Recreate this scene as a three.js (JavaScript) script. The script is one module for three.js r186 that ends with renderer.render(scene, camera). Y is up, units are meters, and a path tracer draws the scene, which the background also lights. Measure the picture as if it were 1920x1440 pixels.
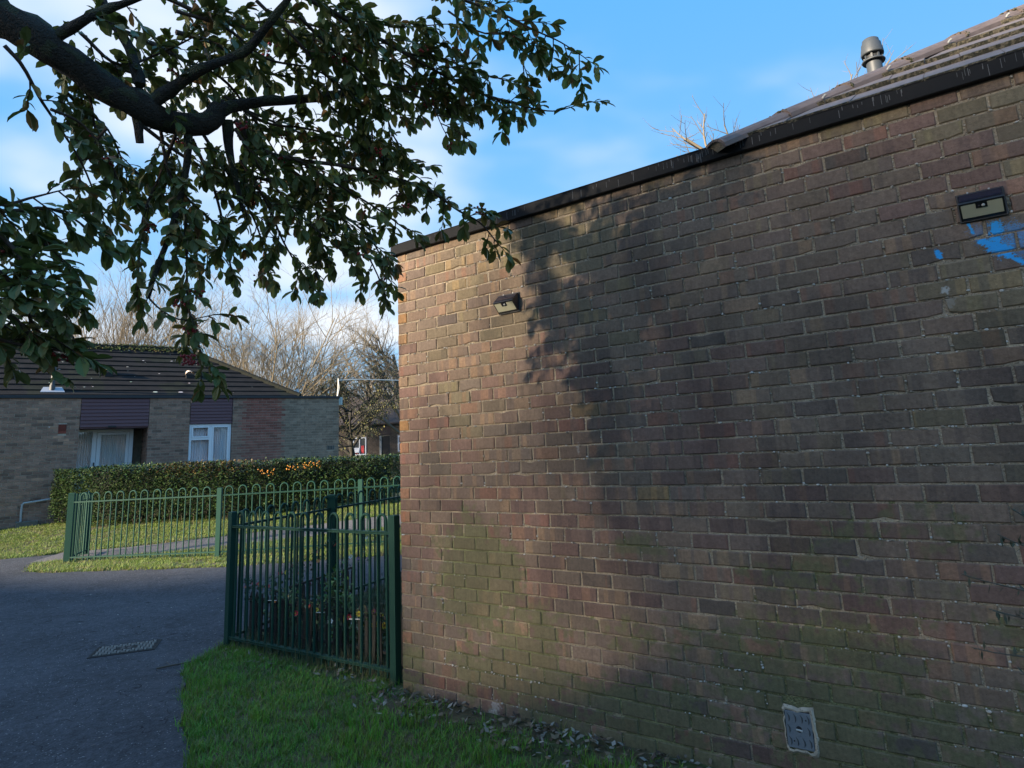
import * as THREE from 'three';
import { mergeGeometries } from 'three/addons/utils/BufferGeometryUtils.js';

// ---------------------------------------------------------------- camera
const scene = new THREE.Scene();
const camera = new THREE.PerspectiveCamera(60.1, 1024 / 768, 0.05, 900);
camera.position.set(0, 1.54, 0);
camera.rotation.order = 'YXZ';
camera.rotation.set(0.201, 0, -0.053);
camera.setViewOffset(1920, 1440, -27, 141, 1920, 1440);
camera.updateProjectionMatrix();

const EXPOSURE = 3.3;
const renderer = new THREE.WebGLRenderer({ antialias: true });
renderer.toneMapping = THREE.LinearToneMapping;
renderer.toneMappingExposure = EXPOSURE;
renderer.shadowMap.enabled = true;
renderer.setSize(1024, 768);

// ---------------------------------------------------------------- random and noise
function mulberry(a) { return () => { a |= 0; a = a + 0x6D2B79F5 | 0; let t = Math.imul(a ^ a >>> 15, 1 | a); t = t + Math.imul(t ^ t >>> 7, 61 | t) ^ t; return ((t ^ t >>> 14) >>> 0) / 4294967296; }; }
function h2(x, y, s = 0) { let h = Math.imul(x | 0, 374761393) + Math.imul(y | 0, 668265263) + Math.imul(s | 0, 1274126177); h = Math.imul(h ^ h >>> 13, 1274126177); h ^= h >>> 16; return (h >>> 0) / 4294967296; }
const sm = t => t * t * (3 - 2 * t);
const clamp = (v, a = 0, b = 1) => v < a ? a : v > b ? b : v;
const lerp = (a, b, t) => a + (b - a) * t;
const sstep = (a, b, v) => sm(clamp((v - a) / (b - a)));
function vn(x, y, s = 0, per = 0) {
  const xi = Math.floor(x), yi = Math.floor(y), fx = sm(x - xi), fy = sm(y - yi);
  let x0 = xi, x1 = xi + 1, y0 = yi, y1 = yi + 1;
  if (per) { x0 = ((x0 % per) + per) % per; x1 = ((x1 % per) + per) % per; y0 = ((y0 % per) + per) % per; y1 = ((y1 % per) + per) % per; }
  const a = h2(x0, y0, s), b = h2(x1, y0, s), c = h2(x0, y1, s), d = h2(x1, y1, s);
  return a + (b - a) * fx + (c - a) * fy + (a - b - c + d) * fx * fy;
}
function fbm(x, y, s = 0, o = 4, per = 0) { let v = 0, a = .5, t = 0; for (let i = 0; i < o; i++) { v += a * vn(x, y, s + i * 17, per); t += a; x *= 2; y *= 2; per *= 2; a *= .5; } return v / t; }
const V = (x, y, z) => new THREE.Vector3(x, y, z);
const C = (r, g, b) => new THREE.Color().setRGB(r, g, b);

// ---------------------------------------------------------------- sky and sun
const SUN = V(-0.795, 0.245, 0.553).normalize();
{
  const w = 1024, h = 512, d = new Float32Array(w * h * 4);
  for (let j = 0; j < h; j++) {
    const el = ((j + .5) / h - .5) * Math.PI, y = Math.sin(el), c = Math.cos(el);
    for (let i = 0; i < w; i++) {
      const ph = ((i + .5) / w - .5) * Math.PI * 2, x = Math.cos(ph) * c, z = Math.sin(ph) * c;
      const up = clamp(y), t = Math.pow(1 - up, 2.6);
      let r = lerp(.085, .38, t), g = lerp(.36, .64, t), b = lerp(.80, .86, t);
      const q = 1 / (Math.max(y, 0) + .22), px = x * q, pz = z * q;
      const n = fbm(px * 1.25 + 4.3, pz * 1.7 + 1.1, 5, 5), n2 = fbm(px * 3.1 + 9, pz * 5.2 + 3, 9, 5);
      // broken cloud lies over the west (left) and thins out to the east
      const cov = .62 + .24 * sstep(.0, -.5, x) - .42 * sstep(-.3, .1, x) + .12 * (1 - sstep(.05, .3, y));
      let cl = sstep(.6 - cov * .35, .98 - cov * .42, n * .66 + n2 * .34);
      cl *= sstep(-.02, .03, y);
      const wr = .86, wg = .86, wb = .87;
      r = lerp(r, wr, cl * .8); g = lerp(g, wg, cl * .8); b = lerp(b, wb, cl * .8);
      if (y < 0) { const f = sstep(0, -.08, y); r = lerp(r, .12, f); g = lerp(g, .13, f); b = lerp(b, .11, f); }
      const o = (j * w + i) * 4, k = 1.33 / EXPOSURE;
      d[o] = r * k; d[o + 1] = g * k; d[o + 2] = b * k; d[o + 3] = 1;
    }
  }
  const t = new THREE.DataTexture(d, w, h, THREE.RGBAFormat, THREE.FloatType);
  t.mapping = THREE.EquirectangularReflectionMapping; t.magFilter = THREE.LinearFilter; t.minFilter = THREE.LinearFilter; t.needsUpdate = true;
  scene.background = t; scene.environment = t;
}
const sun = new THREE.DirectionalLight(C(1, .84, .64), 5);
sun.position.copy(SUN).multiplyScalar(120);
sun.castShadow = true; sun.shadow.mapSize.set(4096, 4096); sun.shadow.radius = 2.8;
Object.assign(sun.shadow.camera, { left: -45, right: 45, top: 30, bottom: -30, near: 1, far: 260 });
scene.add(sun, sun.target);

// ---------------------------------------------------------------- mesh helpers
const used = {};
function numbered(n) { const k = used[n] = (used[n] ?? -1) + 1; return k ? n + '_' + String(k).padStart(3, '0') : n; }
function shade(o) { o.traverse(m => { if (m.isMesh) { m.castShadow = true; m.receiveShadow = true; } }); return o; }
function thing(name, label, category, pos = [0, 0, 0], turn = 0, group) {
  const o = new THREE.Group(); o.name = numbered(name); o.position.set(...pos); o.rotation.y = turn;
  o.userData = { label, category }; if (group) o.userData.group = group; scene.add(o); return o;
}
function tag(o, label, category, group) { o.userData.label = label; o.userData.category = category; if (group) o.userData.group = group; return o; }
function structure(o) { o.userData.kind = 'structure'; return o; }
function stuff(o) { o.userData.kind = 'stuff'; return o; }
function add(name, geo, mat, parent = scene) { const m = new THREE.Mesh(geo, mat); m.name = parent === scene ? numbered(name) : name; m.castShadow = m.receiveShadow = true; parent.add(m); return m; }

class MB {
  constructor() { this.p = []; this.n = []; this.u = []; this.c = []; this.col = [1, 1, 1]; this.us = 1; }
  color(r, g, b) { this.col = [r, g, b]; return this; }
  vert(p, n, u) { this.p.push(p[0], p[1], p[2]); this.n.push(n[0], n[1], n[2]); this.u.push(u[0], u[1]); this.c.push(...this.col); }
  tri(a, b, c, ua, ub, uc) {
    const e = [b[0] - a[0], b[1] - a[1], b[2] - a[2]], f = [c[0] - a[0], c[1] - a[1], c[2] - a[2]];
    let n = [e[1] * f[2] - e[2] * f[1], e[2] * f[0] - e[0] * f[2], e[0] * f[1] - e[1] * f[0]]; const l = Math.hypot(...n) || 1; n = n.map(v => v / l);
    if (!ua) { const ax = Math.abs(n[0]), ay = Math.abs(n[1]), az = Math.abs(n[2]), s = this.us; const m = q => ay > ax && ay > az ? [q[0] * s, q[2] * s] : ax > az ? [q[2] * s, q[1] * s] : [q[0] * s, q[1] * s]; ua = m(a); ub = m(b); uc = m(c); }
    this.vert(a, n, ua); this.vert(b, n, ub); this.vert(c, n, uc); return this;
  }
  quad(a, b, c, d, ua, ub, uc, ud) { this.tri(a, b, c, ua, ub, uc); this.tri(a, c, d, ua, uc, ud); return this; }
  box(x0, x1, y0, y1, z0, z1, skip = '') {
    const A = [x0, y0, z1], B = [x1, y0, z1], Cc = [x1, y1, z1], D = [x0, y1, z1], E = [x0, y0, z0], F = [x1, y0, z0], G = [x1, y1, z0], H = [x0, y1, z0];
    if (!skip.includes('f')) this.quad(A, B, Cc, D); if (!skip.includes('b')) this.quad(F, E, H, G);
    if (!skip.includes('t')) this.quad(D, Cc, G, H); if (!skip.includes('d')) this.quad(E, F, B, A);
    if (!skip.includes('l')) this.quad(E, A, D, H); if (!skip.includes('r')) this.quad(B, F, G, Cc);
    return this;
  }
  // bevelled box: chamfer c on the four long front edges and the rest
  bbox(x0, x1, y0, y1, z0, z1, c) {
    const P = (x, y, z) => [x, y, z];
    const ring = (i, z) => [P(x0 + i, y0 + i, z), P(x1 - i, y0 + i, z), P(x1 - i, y1 - i, z), P(x0 + i, y1 - i, z)];
    const r = [ring(c, z1), ring(0, z1 - c), ring(0, z0 + c), ring(c, z0)];
    this.quad(...r[0]);
    for (let k = 0; k < 3; k++) for (let i = 0; i < 4; i++) { const j = (i + 1) % 4; this.quad(r[k + 1][i], r[k + 1][j], r[k][j], r[k][i]); }
    this.quad(r[3][3], r[3][2], r[3][1], r[3][0]); return this;
  }
  tube(pts, rad, nr = 6, cap = true, wob = 0, rnd = null) {
    const n = pts.length, T = [], N = [], B = [];
    for (let i = 0; i < n; i++) { const a = pts[Math.max(0, i - 1)], b = pts[Math.min(n - 1, i + 1)]; T.push(V(b.x - a.x, b.y - a.y, b.z - a.z).normalize()); }
    let up = Math.abs(T[0].y) < .9 ? V(0, 1, 0) : V(1, 0, 0);
    for (let i = 0; i < n; i++) { const b = V().crossVectors(T[i], up).normalize(), nn = V().crossVectors(b, T[i]).normalize(); N.push(nn); B.push(b); up = nn; }
    const R = i => typeof rad === 'function' ? rad(i / (n - 1)) : Array.isArray(rad) ? rad[i] : rad;
    const rows = []; let len = 0;
    for (let i = 0; i < n; i++) {
      if (i) len += pts[i].distanceTo(pts[i - 1]);
      const row = [], r0 = R(i);
      for (let k = 0; k <= nr; k++) { const a = (k % nr) / nr * Math.PI * 2, ca = Math.cos(a), sa = Math.sin(a); const rr = wob ? r0 * (1 + wob * (vn((k % nr) * .9 + 31, len * 22, 77) - .5) * 2) : r0; const d = V().addScaledVector(N[i], ca).addScaledVector(B[i], sa); row.push([[pts[i].x + d.x * rr, pts[i].y + d.y * rr, pts[i].z + d.z * rr], [d.x, d.y, d.z], [k / nr * 6.283 * r0 * this.us, len * this.us]]); }
      rows.push(row);
    }
    for (let i = 0; i < n - 1; i++) for (let k = 0; k < nr; k++) { const a = rows[i][k], b = rows[i][k + 1], c = rows[i + 1][k + 1], d = rows[i + 1][k]; for (const v of [a, b, c, a, c, d]) this.vert(v[0], v[1], v[2]); }
    if (cap) for (const i of [0, n - 1]) { const s = i ? 1 : -1, nn = [T[i].x * s, T[i].y * s, T[i].z * s], c0 = [pts[i].x, pts[i].y, pts[i].z]; for (let k = 0; k < nr; k++) { const a = rows[i][k], b = rows[i][k + 1]; this.vert(c0, nn, [0, 0]); this.vert((s > 0 ? a : b)[0], nn, [0, 0]); this.vert((s > 0 ? b : a)[0], nn, [0, 0]); } }
    return this;
  }
  geo(colors = false) {
    const g = new THREE.BufferGeometry();
    g.setAttribute('position', new THREE.Float32BufferAttribute(this.p, 3)); g.setAttribute('normal', new THREE.Float32BufferAttribute(this.n, 3)); g.setAttribute('uv', new THREE.Float32BufferAttribute(this.u, 2));
    if (colors) g.setAttribute('color', new THREE.Float32BufferAttribute(this.c, 3)); return g;
  }
  build(name, mat, parent = scene, colors = mat.vertexColors) { return add(name, this.geo(colors), mat, parent); }
}
function inst(name, geo, mat, list, parent = scene, cast = true) {   // list of [matrix, color]
  const m = new THREE.InstancedMesh(geo, mat, list.length); m.name = parent === scene ? numbered(name) : name;
  list.forEach(([mx, c], i) => { m.setMatrixAt(i, mx); if (c) m.setColorAt(i, c); });
  m.castShadow = cast; m.receiveShadow = true; m.userData.kind = 'stuff'; parent.add(m); return m;
}
const _q = new THREE.Quaternion(), _e = new THREE.Euler();
function mat4(x, y, z, rx, ry, rz, sx, sy = sx, sz = sx) { _e.set(rx, ry, rz, 'YXZ'); return new THREE.Matrix4().compose(V(x, y, z), new THREE.Quaternion().setFromEuler(_e), V(sx, sy, sz)); }

// ---------------------------------------------------------------- textures and materials
function tex(w, h, fn, srgb, rep) {
  const d = new Uint8Array(w * h * 4);
  for (let j = 0; j < h; j++) for (let i = 0; i < w; i++) { const v = fn(i / w, j / h, i, j), o = (j * w + i) * 4; if (srgb) for (let k = 0; k < 3; k++) { const c = clamp(v[k]); d[o + k] = 255 * (c <= .0031308 ? 12.92 * c : 1.055 * Math.pow(c, 1 / 2.4) - .055); } else d[o] = d[o + 1] = d[o + 2] = 255 * clamp(typeof v === 'number' ? v : v[0]); d[o + 3] = 255; }
  const t = new THREE.DataTexture(d, w, h); t.wrapS = t.wrapT = THREE.RepeatWrapping; t.magFilter = THREE.LinearFilter; t.minFilter = THREE.LinearMipmapLinearFilter; t.generateMipmaps = true;
  if (srgb) t.colorSpace = THREE.SRGBColorSpace; if (rep) t.repeat.set(...rep); t.needsUpdate = true; return t;
}
const grain = tex(512, 512, (u, v) => { const n = fbm(u * 8, v * 8, 3, 6, 8); return [.55 + .55 * n, .55 + .55 * n, .55 + .55 * n]; }, true);
const grainB = tex(512, 512, (u, v) => fbm(u * 24, v * 24, 13, 5, 24));
function rp(t, x, y = x) { const c = t.clone(); c.repeat.set(x, y); c.needsUpdate = true; return c; }
const M = (color, rough = .8, o = {}) => new THREE.MeshStandardMaterial({ color, roughness: rough, metalness: 0, ...o });
const MV = (rough = .9, o = {}) => new THREE.MeshStandardMaterial({ vertexColors: true, roughness: rough, ...o });
const dbl = { side: THREE.DoubleSide };
// ================================================================ GROUND
function inPoly(x, z, P) { let c = false; for (let i = 0, j = P.length - 1; i < P.length; j = i++) { const [xi, zi] = P[i], [xj, zj] = P[j]; if ((zi > z) !== (zj > z) && x < (xj - xi) * (z - zi) / (zj - zi) + xi) c = !c; } return c; }
const rise = z => .28 * sstep(-12.6, -16.8, z) + .2 * sstep(-18, -40, z) + 3.2 * sstep(-50, -130, z);
const wallPt = (s, o = 0) => [-0.9322 + .8104 * s - .5859 * o, -4.7084 + .5859 * s + .8104 * o];
const wallLoc = (x, z) => { const a = x + .9322, b = z + 4.7084; return [a * .8104 + b * .5859, -a * .5859 + b * .8104]; };
function roughen(P, amp, seed) {      // subdivide an outline and wobble it
  const out = [];
  for (let i = 0; i < P.length; i++) { const a = P[i], b = P[(i + 1) % P.length], L = Math.hypot(b[0] - a[0], b[1] - a[1]), n = Math.max(1, Math.min(60, Math.round(L / .12))); for (let k = 0; k < n; k++) { const t = k / n, x = lerp(a[0], b[0], t), z = lerp(a[1], b[1], t); const w = (fbm(x * 3, z * 3, seed, 3) - .5) * 2 * amp, w2 = (fbm(x * 3 + 40, z * 3, seed, 3) - .5) * 2 * amp; out.push([x + w, z + w2]); } }
  return out;
}
const TAR = roughen([[-.6, 3], [-1.05, -1], [-1.5, -2.8], [-1.83, -3.75], [-2.2, -4.4], [-2.48, -4.9], [-2.76, -5.5], [-2.74, -5.9], [-2.62, -6.25], [-2.3, -7.3], [-1.85, -8.3], [-1.4, -9.1], [-.4, -9.6], [4, -9.7], [4, -10.75], [-1, -10.7], [-2.4, -10.5], [-4.68, -10.28], [-6.06, -10.42], [-7.4, -10.56], [-8.05, -10.9], [-8.35, -11.5], [-8.2, -12.05], [-8.9, -12.75], [-9.5, -12.5], [-10.4, -11.9], [-14, -10.4], [-22, -8], [-22, 3]], .07, 41);
const PATHC = [[-8.75, -12.35], [-7.6, -12.6], [-6.4, -13.0], [-5.2, -13.55], [-3.6, -14.25], [-1.5, -14.9], [2, -15.4]];
function pathDist(x, z) { let m = 1e9; for (let i = 0; i < PATHC.length - 1; i++) { const [ax, az] = PATHC[i], [bx, bz] = PATHC[i + 1], dx = bx - ax, dz = bz - az, t = clamp(((x - ax) * dx + (z - az) * dz) / (dx * dx + dz * dz)); m = Math.min(m, Math.hypot(x - ax - dx * t, z - az - dz * t)); } return m; }
const onPath = (x, z) => pathDist(x, z) < .62 + .08 * (vn(x * 4, z * 4, 8) - .5);
const onTar = (x, z) => inPoly(x, z, TAR);
function gh(x, z) {
  let y = rise(z) + (fbm(x * .9, z * .9, 61, 3) - .5) * .04 * sstep(-2, -14, z) ;
  return y;
}
{
  const axis = (a, b, st, far) => { const o = []; let s = st, v = a; const l = []; while (v > -far) { s *= 1.35; v -= s; l.push(v); } l.reverse(); o.push(...l); for (v = a; v <= b + 1e-6; v += st) o.push(v); s = st; v = o[o.length - 1]; while (v < far) { s *= 1.35; v += s; o.push(v); } return o; };
  const xs = axis(-13, 5, .16, 420), zs = axis(-18, 0, .16, 420), nx = xs.length, nz = zs.length;
  const p = [], u = [], ix = [];
  for (const z of zs) for (const x of xs) {
    let y = gh(x, z); const near = x > -14 && x < 6 && z > -19;
    if (near) { const t = onTar(x, z) || onPath(x, z); y += t ? -.035 : .004 + .018 * fbm(x * 5, z * 5, 23, 3); }
    p.push(x, y, z); u.push(x, z);
  }
  for (let j = 0; j < nz - 1; j++) for (let i = 0; i < nx - 1; i++) { const a = j * nx + i, b = a + 1, c = a + nx, d = c + 1; ix.push(a, c, b, b, c, d); }
  const g = new THREE.BufferGeometry(); g.setAttribute('position', new THREE.Float32BufferAttribute(p, 3)); g.setAttribute('uv', new THREE.Float32BufferAttribute(u, 2)); g.setIndex(ix); g.computeVertexNormals();
  const t = tex(1024, 1024, (a, b) => { const n = fbm(a * 10, b * 10, 90, 5, 10), m = fbm(a * 60, b * 60, 92, 3, 60), k = sstep(.4, .6, n); return [lerp(.045, .075, k) * (.6 + .8 * m), lerp(.065, .062, k) * (.6 + .8 * m), lerp(.018, .03, k) * (.6 + .8 * m)]; }, true, [.4, .4]);
  structure(add('ground', g, M(0xffffff, 1, { map: t, bumpMap: rp(grainB, .8), bumpScale: .02 })));
}
// tarmac: sheet with ragged edge
const tarMap = tex(2048, 2048, (a, b, i, j) => {     // binder with stone chips, wear patches, hairline cracks
  const big = fbm(a * 5, b * 5, 200, 4, 5), mid = fbm(a * 60, b * 60, 204, 3, 60), wx = fbm(a * 10, b * 10, 231, 3, 10), cr = Math.abs(fbm(a * 6 + wx * .22, b * 6 + wx * .2, 221, 4, 6) - .5);
  const gx = a * 190, gy = b * 190, cx = Math.floor(gx), cy = Math.floor(gy), st = h2(cx, cy, 3), dx = gx - cx - .5 + (h2(cx, cy, 4) - .5) * .5, dy = gy - cy - .5 + (h2(cx, cy, 5) - .5) * .5, chip = sstep(.42, .26, Math.hypot(dx, dy));
  let k = .62 + .42 * big + .55 * (mid - .5); k *= lerp(1, .55 + 1.0 * st, chip * .8); let r = .078 * k, g = .081 * k, bl = .091 * k;
  if (st > .965) { const q = chip * (.06 + .16 * h2(cx, cy, 10)); r += q; g += q * .98; bl += q * .93; }
  if (cr < .0035) { r *= .4; g *= .4; bl *= .42; }
  return [r, g, bl];
}, true, [.45, .45]);
const tarMat = new THREE.MeshPhysicalMaterial({ color: 0xffffff, roughness: .95, specularIntensity: .35, map: tarMap, bumpMap: rp(grainB, 3.2), bumpScale: .008 });
{
  const sh = new THREE.Shape(TAR.map(([x, z]) => new THREE.Vector2(x, -z))); const g = new THREE.ShapeGeometry(sh); g.rotateX(-Math.PI / 2); g.translate(0, .008, 0);
  structure(add('tarmac_path', g, tarMat));
  const mb = new MB(), L = [];
  for (let i = 0; i < PATHC.length - 1; i++) for (let k = 0; k < 10; k++) { const t = k / 10, [ax, az] = PATHC[i], [bx, bz] = PATHC[i + 1]; L.push([lerp(ax, bx, t), lerp(az, bz, t), bx - ax, bz - az]); }
  const edge = (q, s) => { const l = Math.hypot(q[2], q[3]), w = .6 + .12 * (fbm(q[0] * 3, q[1] * 3 + s * 9, 5, 3) - .5), x = q[0] - q[3] / l * w * s, z = q[1] + q[2] / l * w * s; return [x, gh(x, z) + .012, z]; };
  for (let i = 0; i < L.length - 1; i++) { const a = edge(L[i], 1), b = edge(L[i], -1), c = edge(L[i + 1], -1), d = edge(L[i + 1], 1); mb.quad(a, d, c, b); }
  structure(mb.build('footpath', M(0xffffff, .9, { map: tarMap, color: C(1.7, 1.5, 1.3), bumpMap: rp(grainB, 3), bumpScale: .006 })));
}

// ================================================================ NEAR BUILDING
const CP = .076, BP = .19, NC = 39;      // course pitch, stretcher pitch
const bldg = thing('brick_building', 'dark brown brick building with black fascia and hipped tile roof, filling the right half', 'building', [-0.9322, 0, -4.7084], -0.626);
const WS = 5.7, S0 = -.02, SU = 1 / 5.8, HU = 1 / 3.2, H0 = -.15;   // texture window in wall metres
function brickTone(c, k, s) {
  const r = h2(c, k, 71), q = h2(c, k, 72), h = c * CP;
  let t = [.160, .119, .098];
  if (c === 1) return [[.105, .066, .058], [.125, .078, .066], [.088, .064, .058]][h2(c, k, 70) * 3 | 0];
  if (c % 2 === 0 && k === 0) { if (c === 34 || c === 32 || c === 22) return [.25, .145, .068]; if (c === 30) return [.2, .125, .07]; if (r < .45) return [.22, .125, .085]; }
  const red = fbm(s * .9 + 3, h * 1.1 + 7, 300, 3), grey = fbm(s * 1.1 + 30, h * 1.3, 310, 3), ol = fbm(s * .8 + 9, h * 1.2 + 4, 320, 3);
  if (r < .012) t = [.095, .078, .07]; else if (r < .012 + .55 * sstep(.48, .66, red)) t = [.150, .100, .087];
  else if (r > .992) t = [.2, .14, .085]; else if (r > 1 - .6 * sstep(.48, .64, ol)) t = [.148, .122, .088]; else if (q < sstep(.45, .65, grey) * .6) t = [.135, .106, .09];
  if (s > .3 && s < 1.2 && h > 2.5) t = [t[0] * 1.08 + .01, t[1] * 1.08 + .008, t[2] * 1.06];
  const v = .88 + .24 * h2(c, k, 73); return t.map((x, i) => x * v * (1 + .05 * (h2(c, k, 80 + i) - .5)));
}
const caps = [[3.553, 2.322, 3.541, 2.267, .021, .9], [3.492, 2.268, 3.53, 2.235, .016, 1], [3.53, 2.24, 3.565, 2.205, .03, 1], [3.555, 2.197, 3.645, 2.125, .0095, 1], [3.461, 2.348, 3.468, 2.307, .006, .9], [3.333, 2.254, 3.34, 2.232, .012, 1], [3.60, 2.29, 3.70, 2.22, .03, .38], [3.58, 2.235, 3.66, 2.19, .035, .3], [3.49, 2.31, 3.50, 2.285, .03, .22]];
const segd = (x, y, a) => { const dx = a[2] - a[0], dy = a[3] - a[1], t = clamp(((x - a[0]) * dx + (y - a[1]) * dy) / (dx * dx + dy * dy)); return Math.hypot(x - a[0] - dx * t, y - a[1] - dy * t); };
const blobs = [[3.337, 2.085, .02, .018, .85], [3.34, 2.03, .03, .03, .25], [.775, .05, .045, .05, .5], [.757, -.0, .05, .05, .5], [1.46, 1.5, .012, .03, .4]];
function algae(s, h) {      // green film on the damp lower courses: patches with a grain of their own
  const al = fbm(s * 1.7 + 2, h * 2.6 + 8, 440, 4) + .34 * fbm(s * 30, h * 30, 442, 3) - .34, need = h > .95 ? .36 + (h - .95) * .6 : .10 + .26 * h + .14 * sstep(1.0, 1.5, s) * sstep(2.5, 2.0, s) + (h < .16 ? .14 : 0);
  return sstep(need - .015, need + .07, al);
}
const wallMap = tex(2048, 2048, (u, v) => {
  const s = u / SU + S0, h = v / HU + H0, c = Math.floor(h / CP), odd = c & 1, kk = odd ? Math.floor(s / BP) : Math.floor((s + BP / 2) / BP);
  const sx = odd ? s - kk * BP : s + BP / 2 - kk * BP;
  let t = brickTone(c, kk, (kk + .5) * BP);
  // kiln bands: upright stripes inside a brick
  const band = vn(sx * 30 + kk * 7.3, c * 3.1, 401), bs = h2(c, kk, 402);
  if (bs > .35) { const b = sstep(.55, .62, band); const o = h2(c, kk, 404); const alt = o < .35 ? [1.5, 1.38, 1.15] : o < .6 ? [.72, .74, .8] : o < .85 ? [1.24, .98, .9] : [1.15, 1.18, 1.0]; t = t.map((x, i) => x * lerp(1, alt[i], b * .75)); }
  const f = fbm(s * 90, h * 90, 410, 3), st = fbm(s * 160, h * 14, 420, 2), sp = h2(s * 900 | 0, h * 900 | 0, 5);
  let k = .62 + .5 * f + .26 * st; if (sp > .988) k *= 1.7; else if (sp < .03) k *= .6;
  t = [t[0] * k * 1.12, t[1] * k * 1.06, t[2] * k * .95];
  // soot and run-off stain, algae with its own patchy outline
  const so = fbm(s * 3.1, h * 1.2, 430, 4); t = t.map((x, i) => x * lerp(1, [.72, .73, .76][i], sstep(.5, .68, so)));
  const a = algae(s, h) * (.72 + .28 * h2(c, kk, 75)); t = [lerp(t[0], .118 * k, a * .75), lerp(t[1], .118 * k, a * .75), lerp(t[2], .055 * k, a * .75)];
  for (const b of blobs) { const d = Math.hypot((s - b[0]) / b[2], (h - b[1]) / b[3]) + (fbm(s * 120, h * 120, 450, 3) - .5) * 1.6; if (d < 1) { const w = b[4] * sstep(1, .4, d); t = [lerp(t[0], .42, w), lerp(t[1], .42, w), lerp(t[2], .4, w)]; } }
  if (s > 3.2) for (const p of caps) { const d = segd(s, h, p) / p[4] + (fbm(s * 130, h * 130, 460, 3) - .5) * 1.5 + (fbm(s * 400, h * 400, 461, 2) - .5) * (p[5] < .5 ? 2.6 : .9); if (d < 1) { const w = clamp(p[5] * 1.1) * (d < .75 ? 1 : .7); t = [lerp(t[0], .03, w), lerp(t[1], .34, w), lerp(t[2], .78, w)]; } }
  return t;
}, true);
const brickMat = M(0xffffff, .92, { map: wallMap, bumpMap: rp(grainB, 14, 8), bumpScale: .0022 });
const mortarMap = tex(1024, 1024, (a, b, i, j) => { const n = fbm(a * 16, b * 16, 500, 5, 16), m = fbm(a * 4, b * 4, 510, 3, 4), d = h2(i >> 1, j >> 1, 77); let k = (.5 + .9 * n) * (.75 + .5 * m); if (d > .975) k *= 1.7; if (d < .04) k *= .4; return [.35 * k, .285 * k, .205 * k]; }, true, [.55, .55]);
const mortarMat = M(0xffffff, .97, { map: mortarMap, bumpMap: rp(grainB, 5), bumpScale: .01 });
const mortarWall = mortarMat.clone(); mortarWall.vertexColors = true;
const wuv = (x, y) => [(x - S0) * SU, (y - H0) * HU];
function brickGeo(mb, x0, x1, y0, y1, rnd, pr) {
  const cx = (x0 + x1) / 2, cy = (y0 + y1) / 2, n = 3, O = [];
  const w = x1 - x0, j = () => (rnd() - .5) * .0022;
  for (let i = 0; i < n; i++) O.push([x0 + w * i / n, y0]); O.push([x1, y0]); for (let i = n - 1; i >= 0; i--) O.push([x0 + w * (i + 1) / n, y1]); O.push([x0, y1]);
  O.length = 8;
  for (const o of O) { o[0] += j(); o[1] += j(); }
  if (rnd() < .12) { const q = rnd() * 8 | 0; O[q][0] += (cx - O[q][0]) * .06; O[q][1] += (cy - O[q][1]) * .28; }
  const tx = (rnd() - .5) * .011, ty = (rnd() - .5) * .02, ch = .0032 + rnd() * .002;
  const F = O.map(([x, y]) => { const d = Math.hypot(x - cx, y - cy); const ix = x - Math.sign(x - cx) * ch * .9, iy = y - Math.sign(y - cy) * ch; return [Math.abs(x - cx) > w * .45 ? ix : x, iy, pr + tx * (x - cx) + ty * (y - cy)]; });
  const E2 = O.map(([x, y]) => [x, y, pr - ch + tx * (x - cx) + ty * (y - cy)]), Bk = O.map(([x, y]) => [x, y, -.03]);
  const U = p => wuv(p[0], p[1]), cc = [cx, cy, pr + .0006];
  for (let i = 0; i < 8; i++) { const k = (i + 1) % 8; mb.tri(cc, F[i], F[k], U(cc), U(F[i]), U(F[k])); mb.quad(E2[i], E2[k], F[k], F[i], U(E2[i]), U(E2[k]), U(F[k]), U(F[i])); mb.quad(Bk[i], Bk[k], E2[k], E2[i], U(Bk[i]), U(Bk[k]), U(E2[k]), U(E2[i])); }
}
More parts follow.
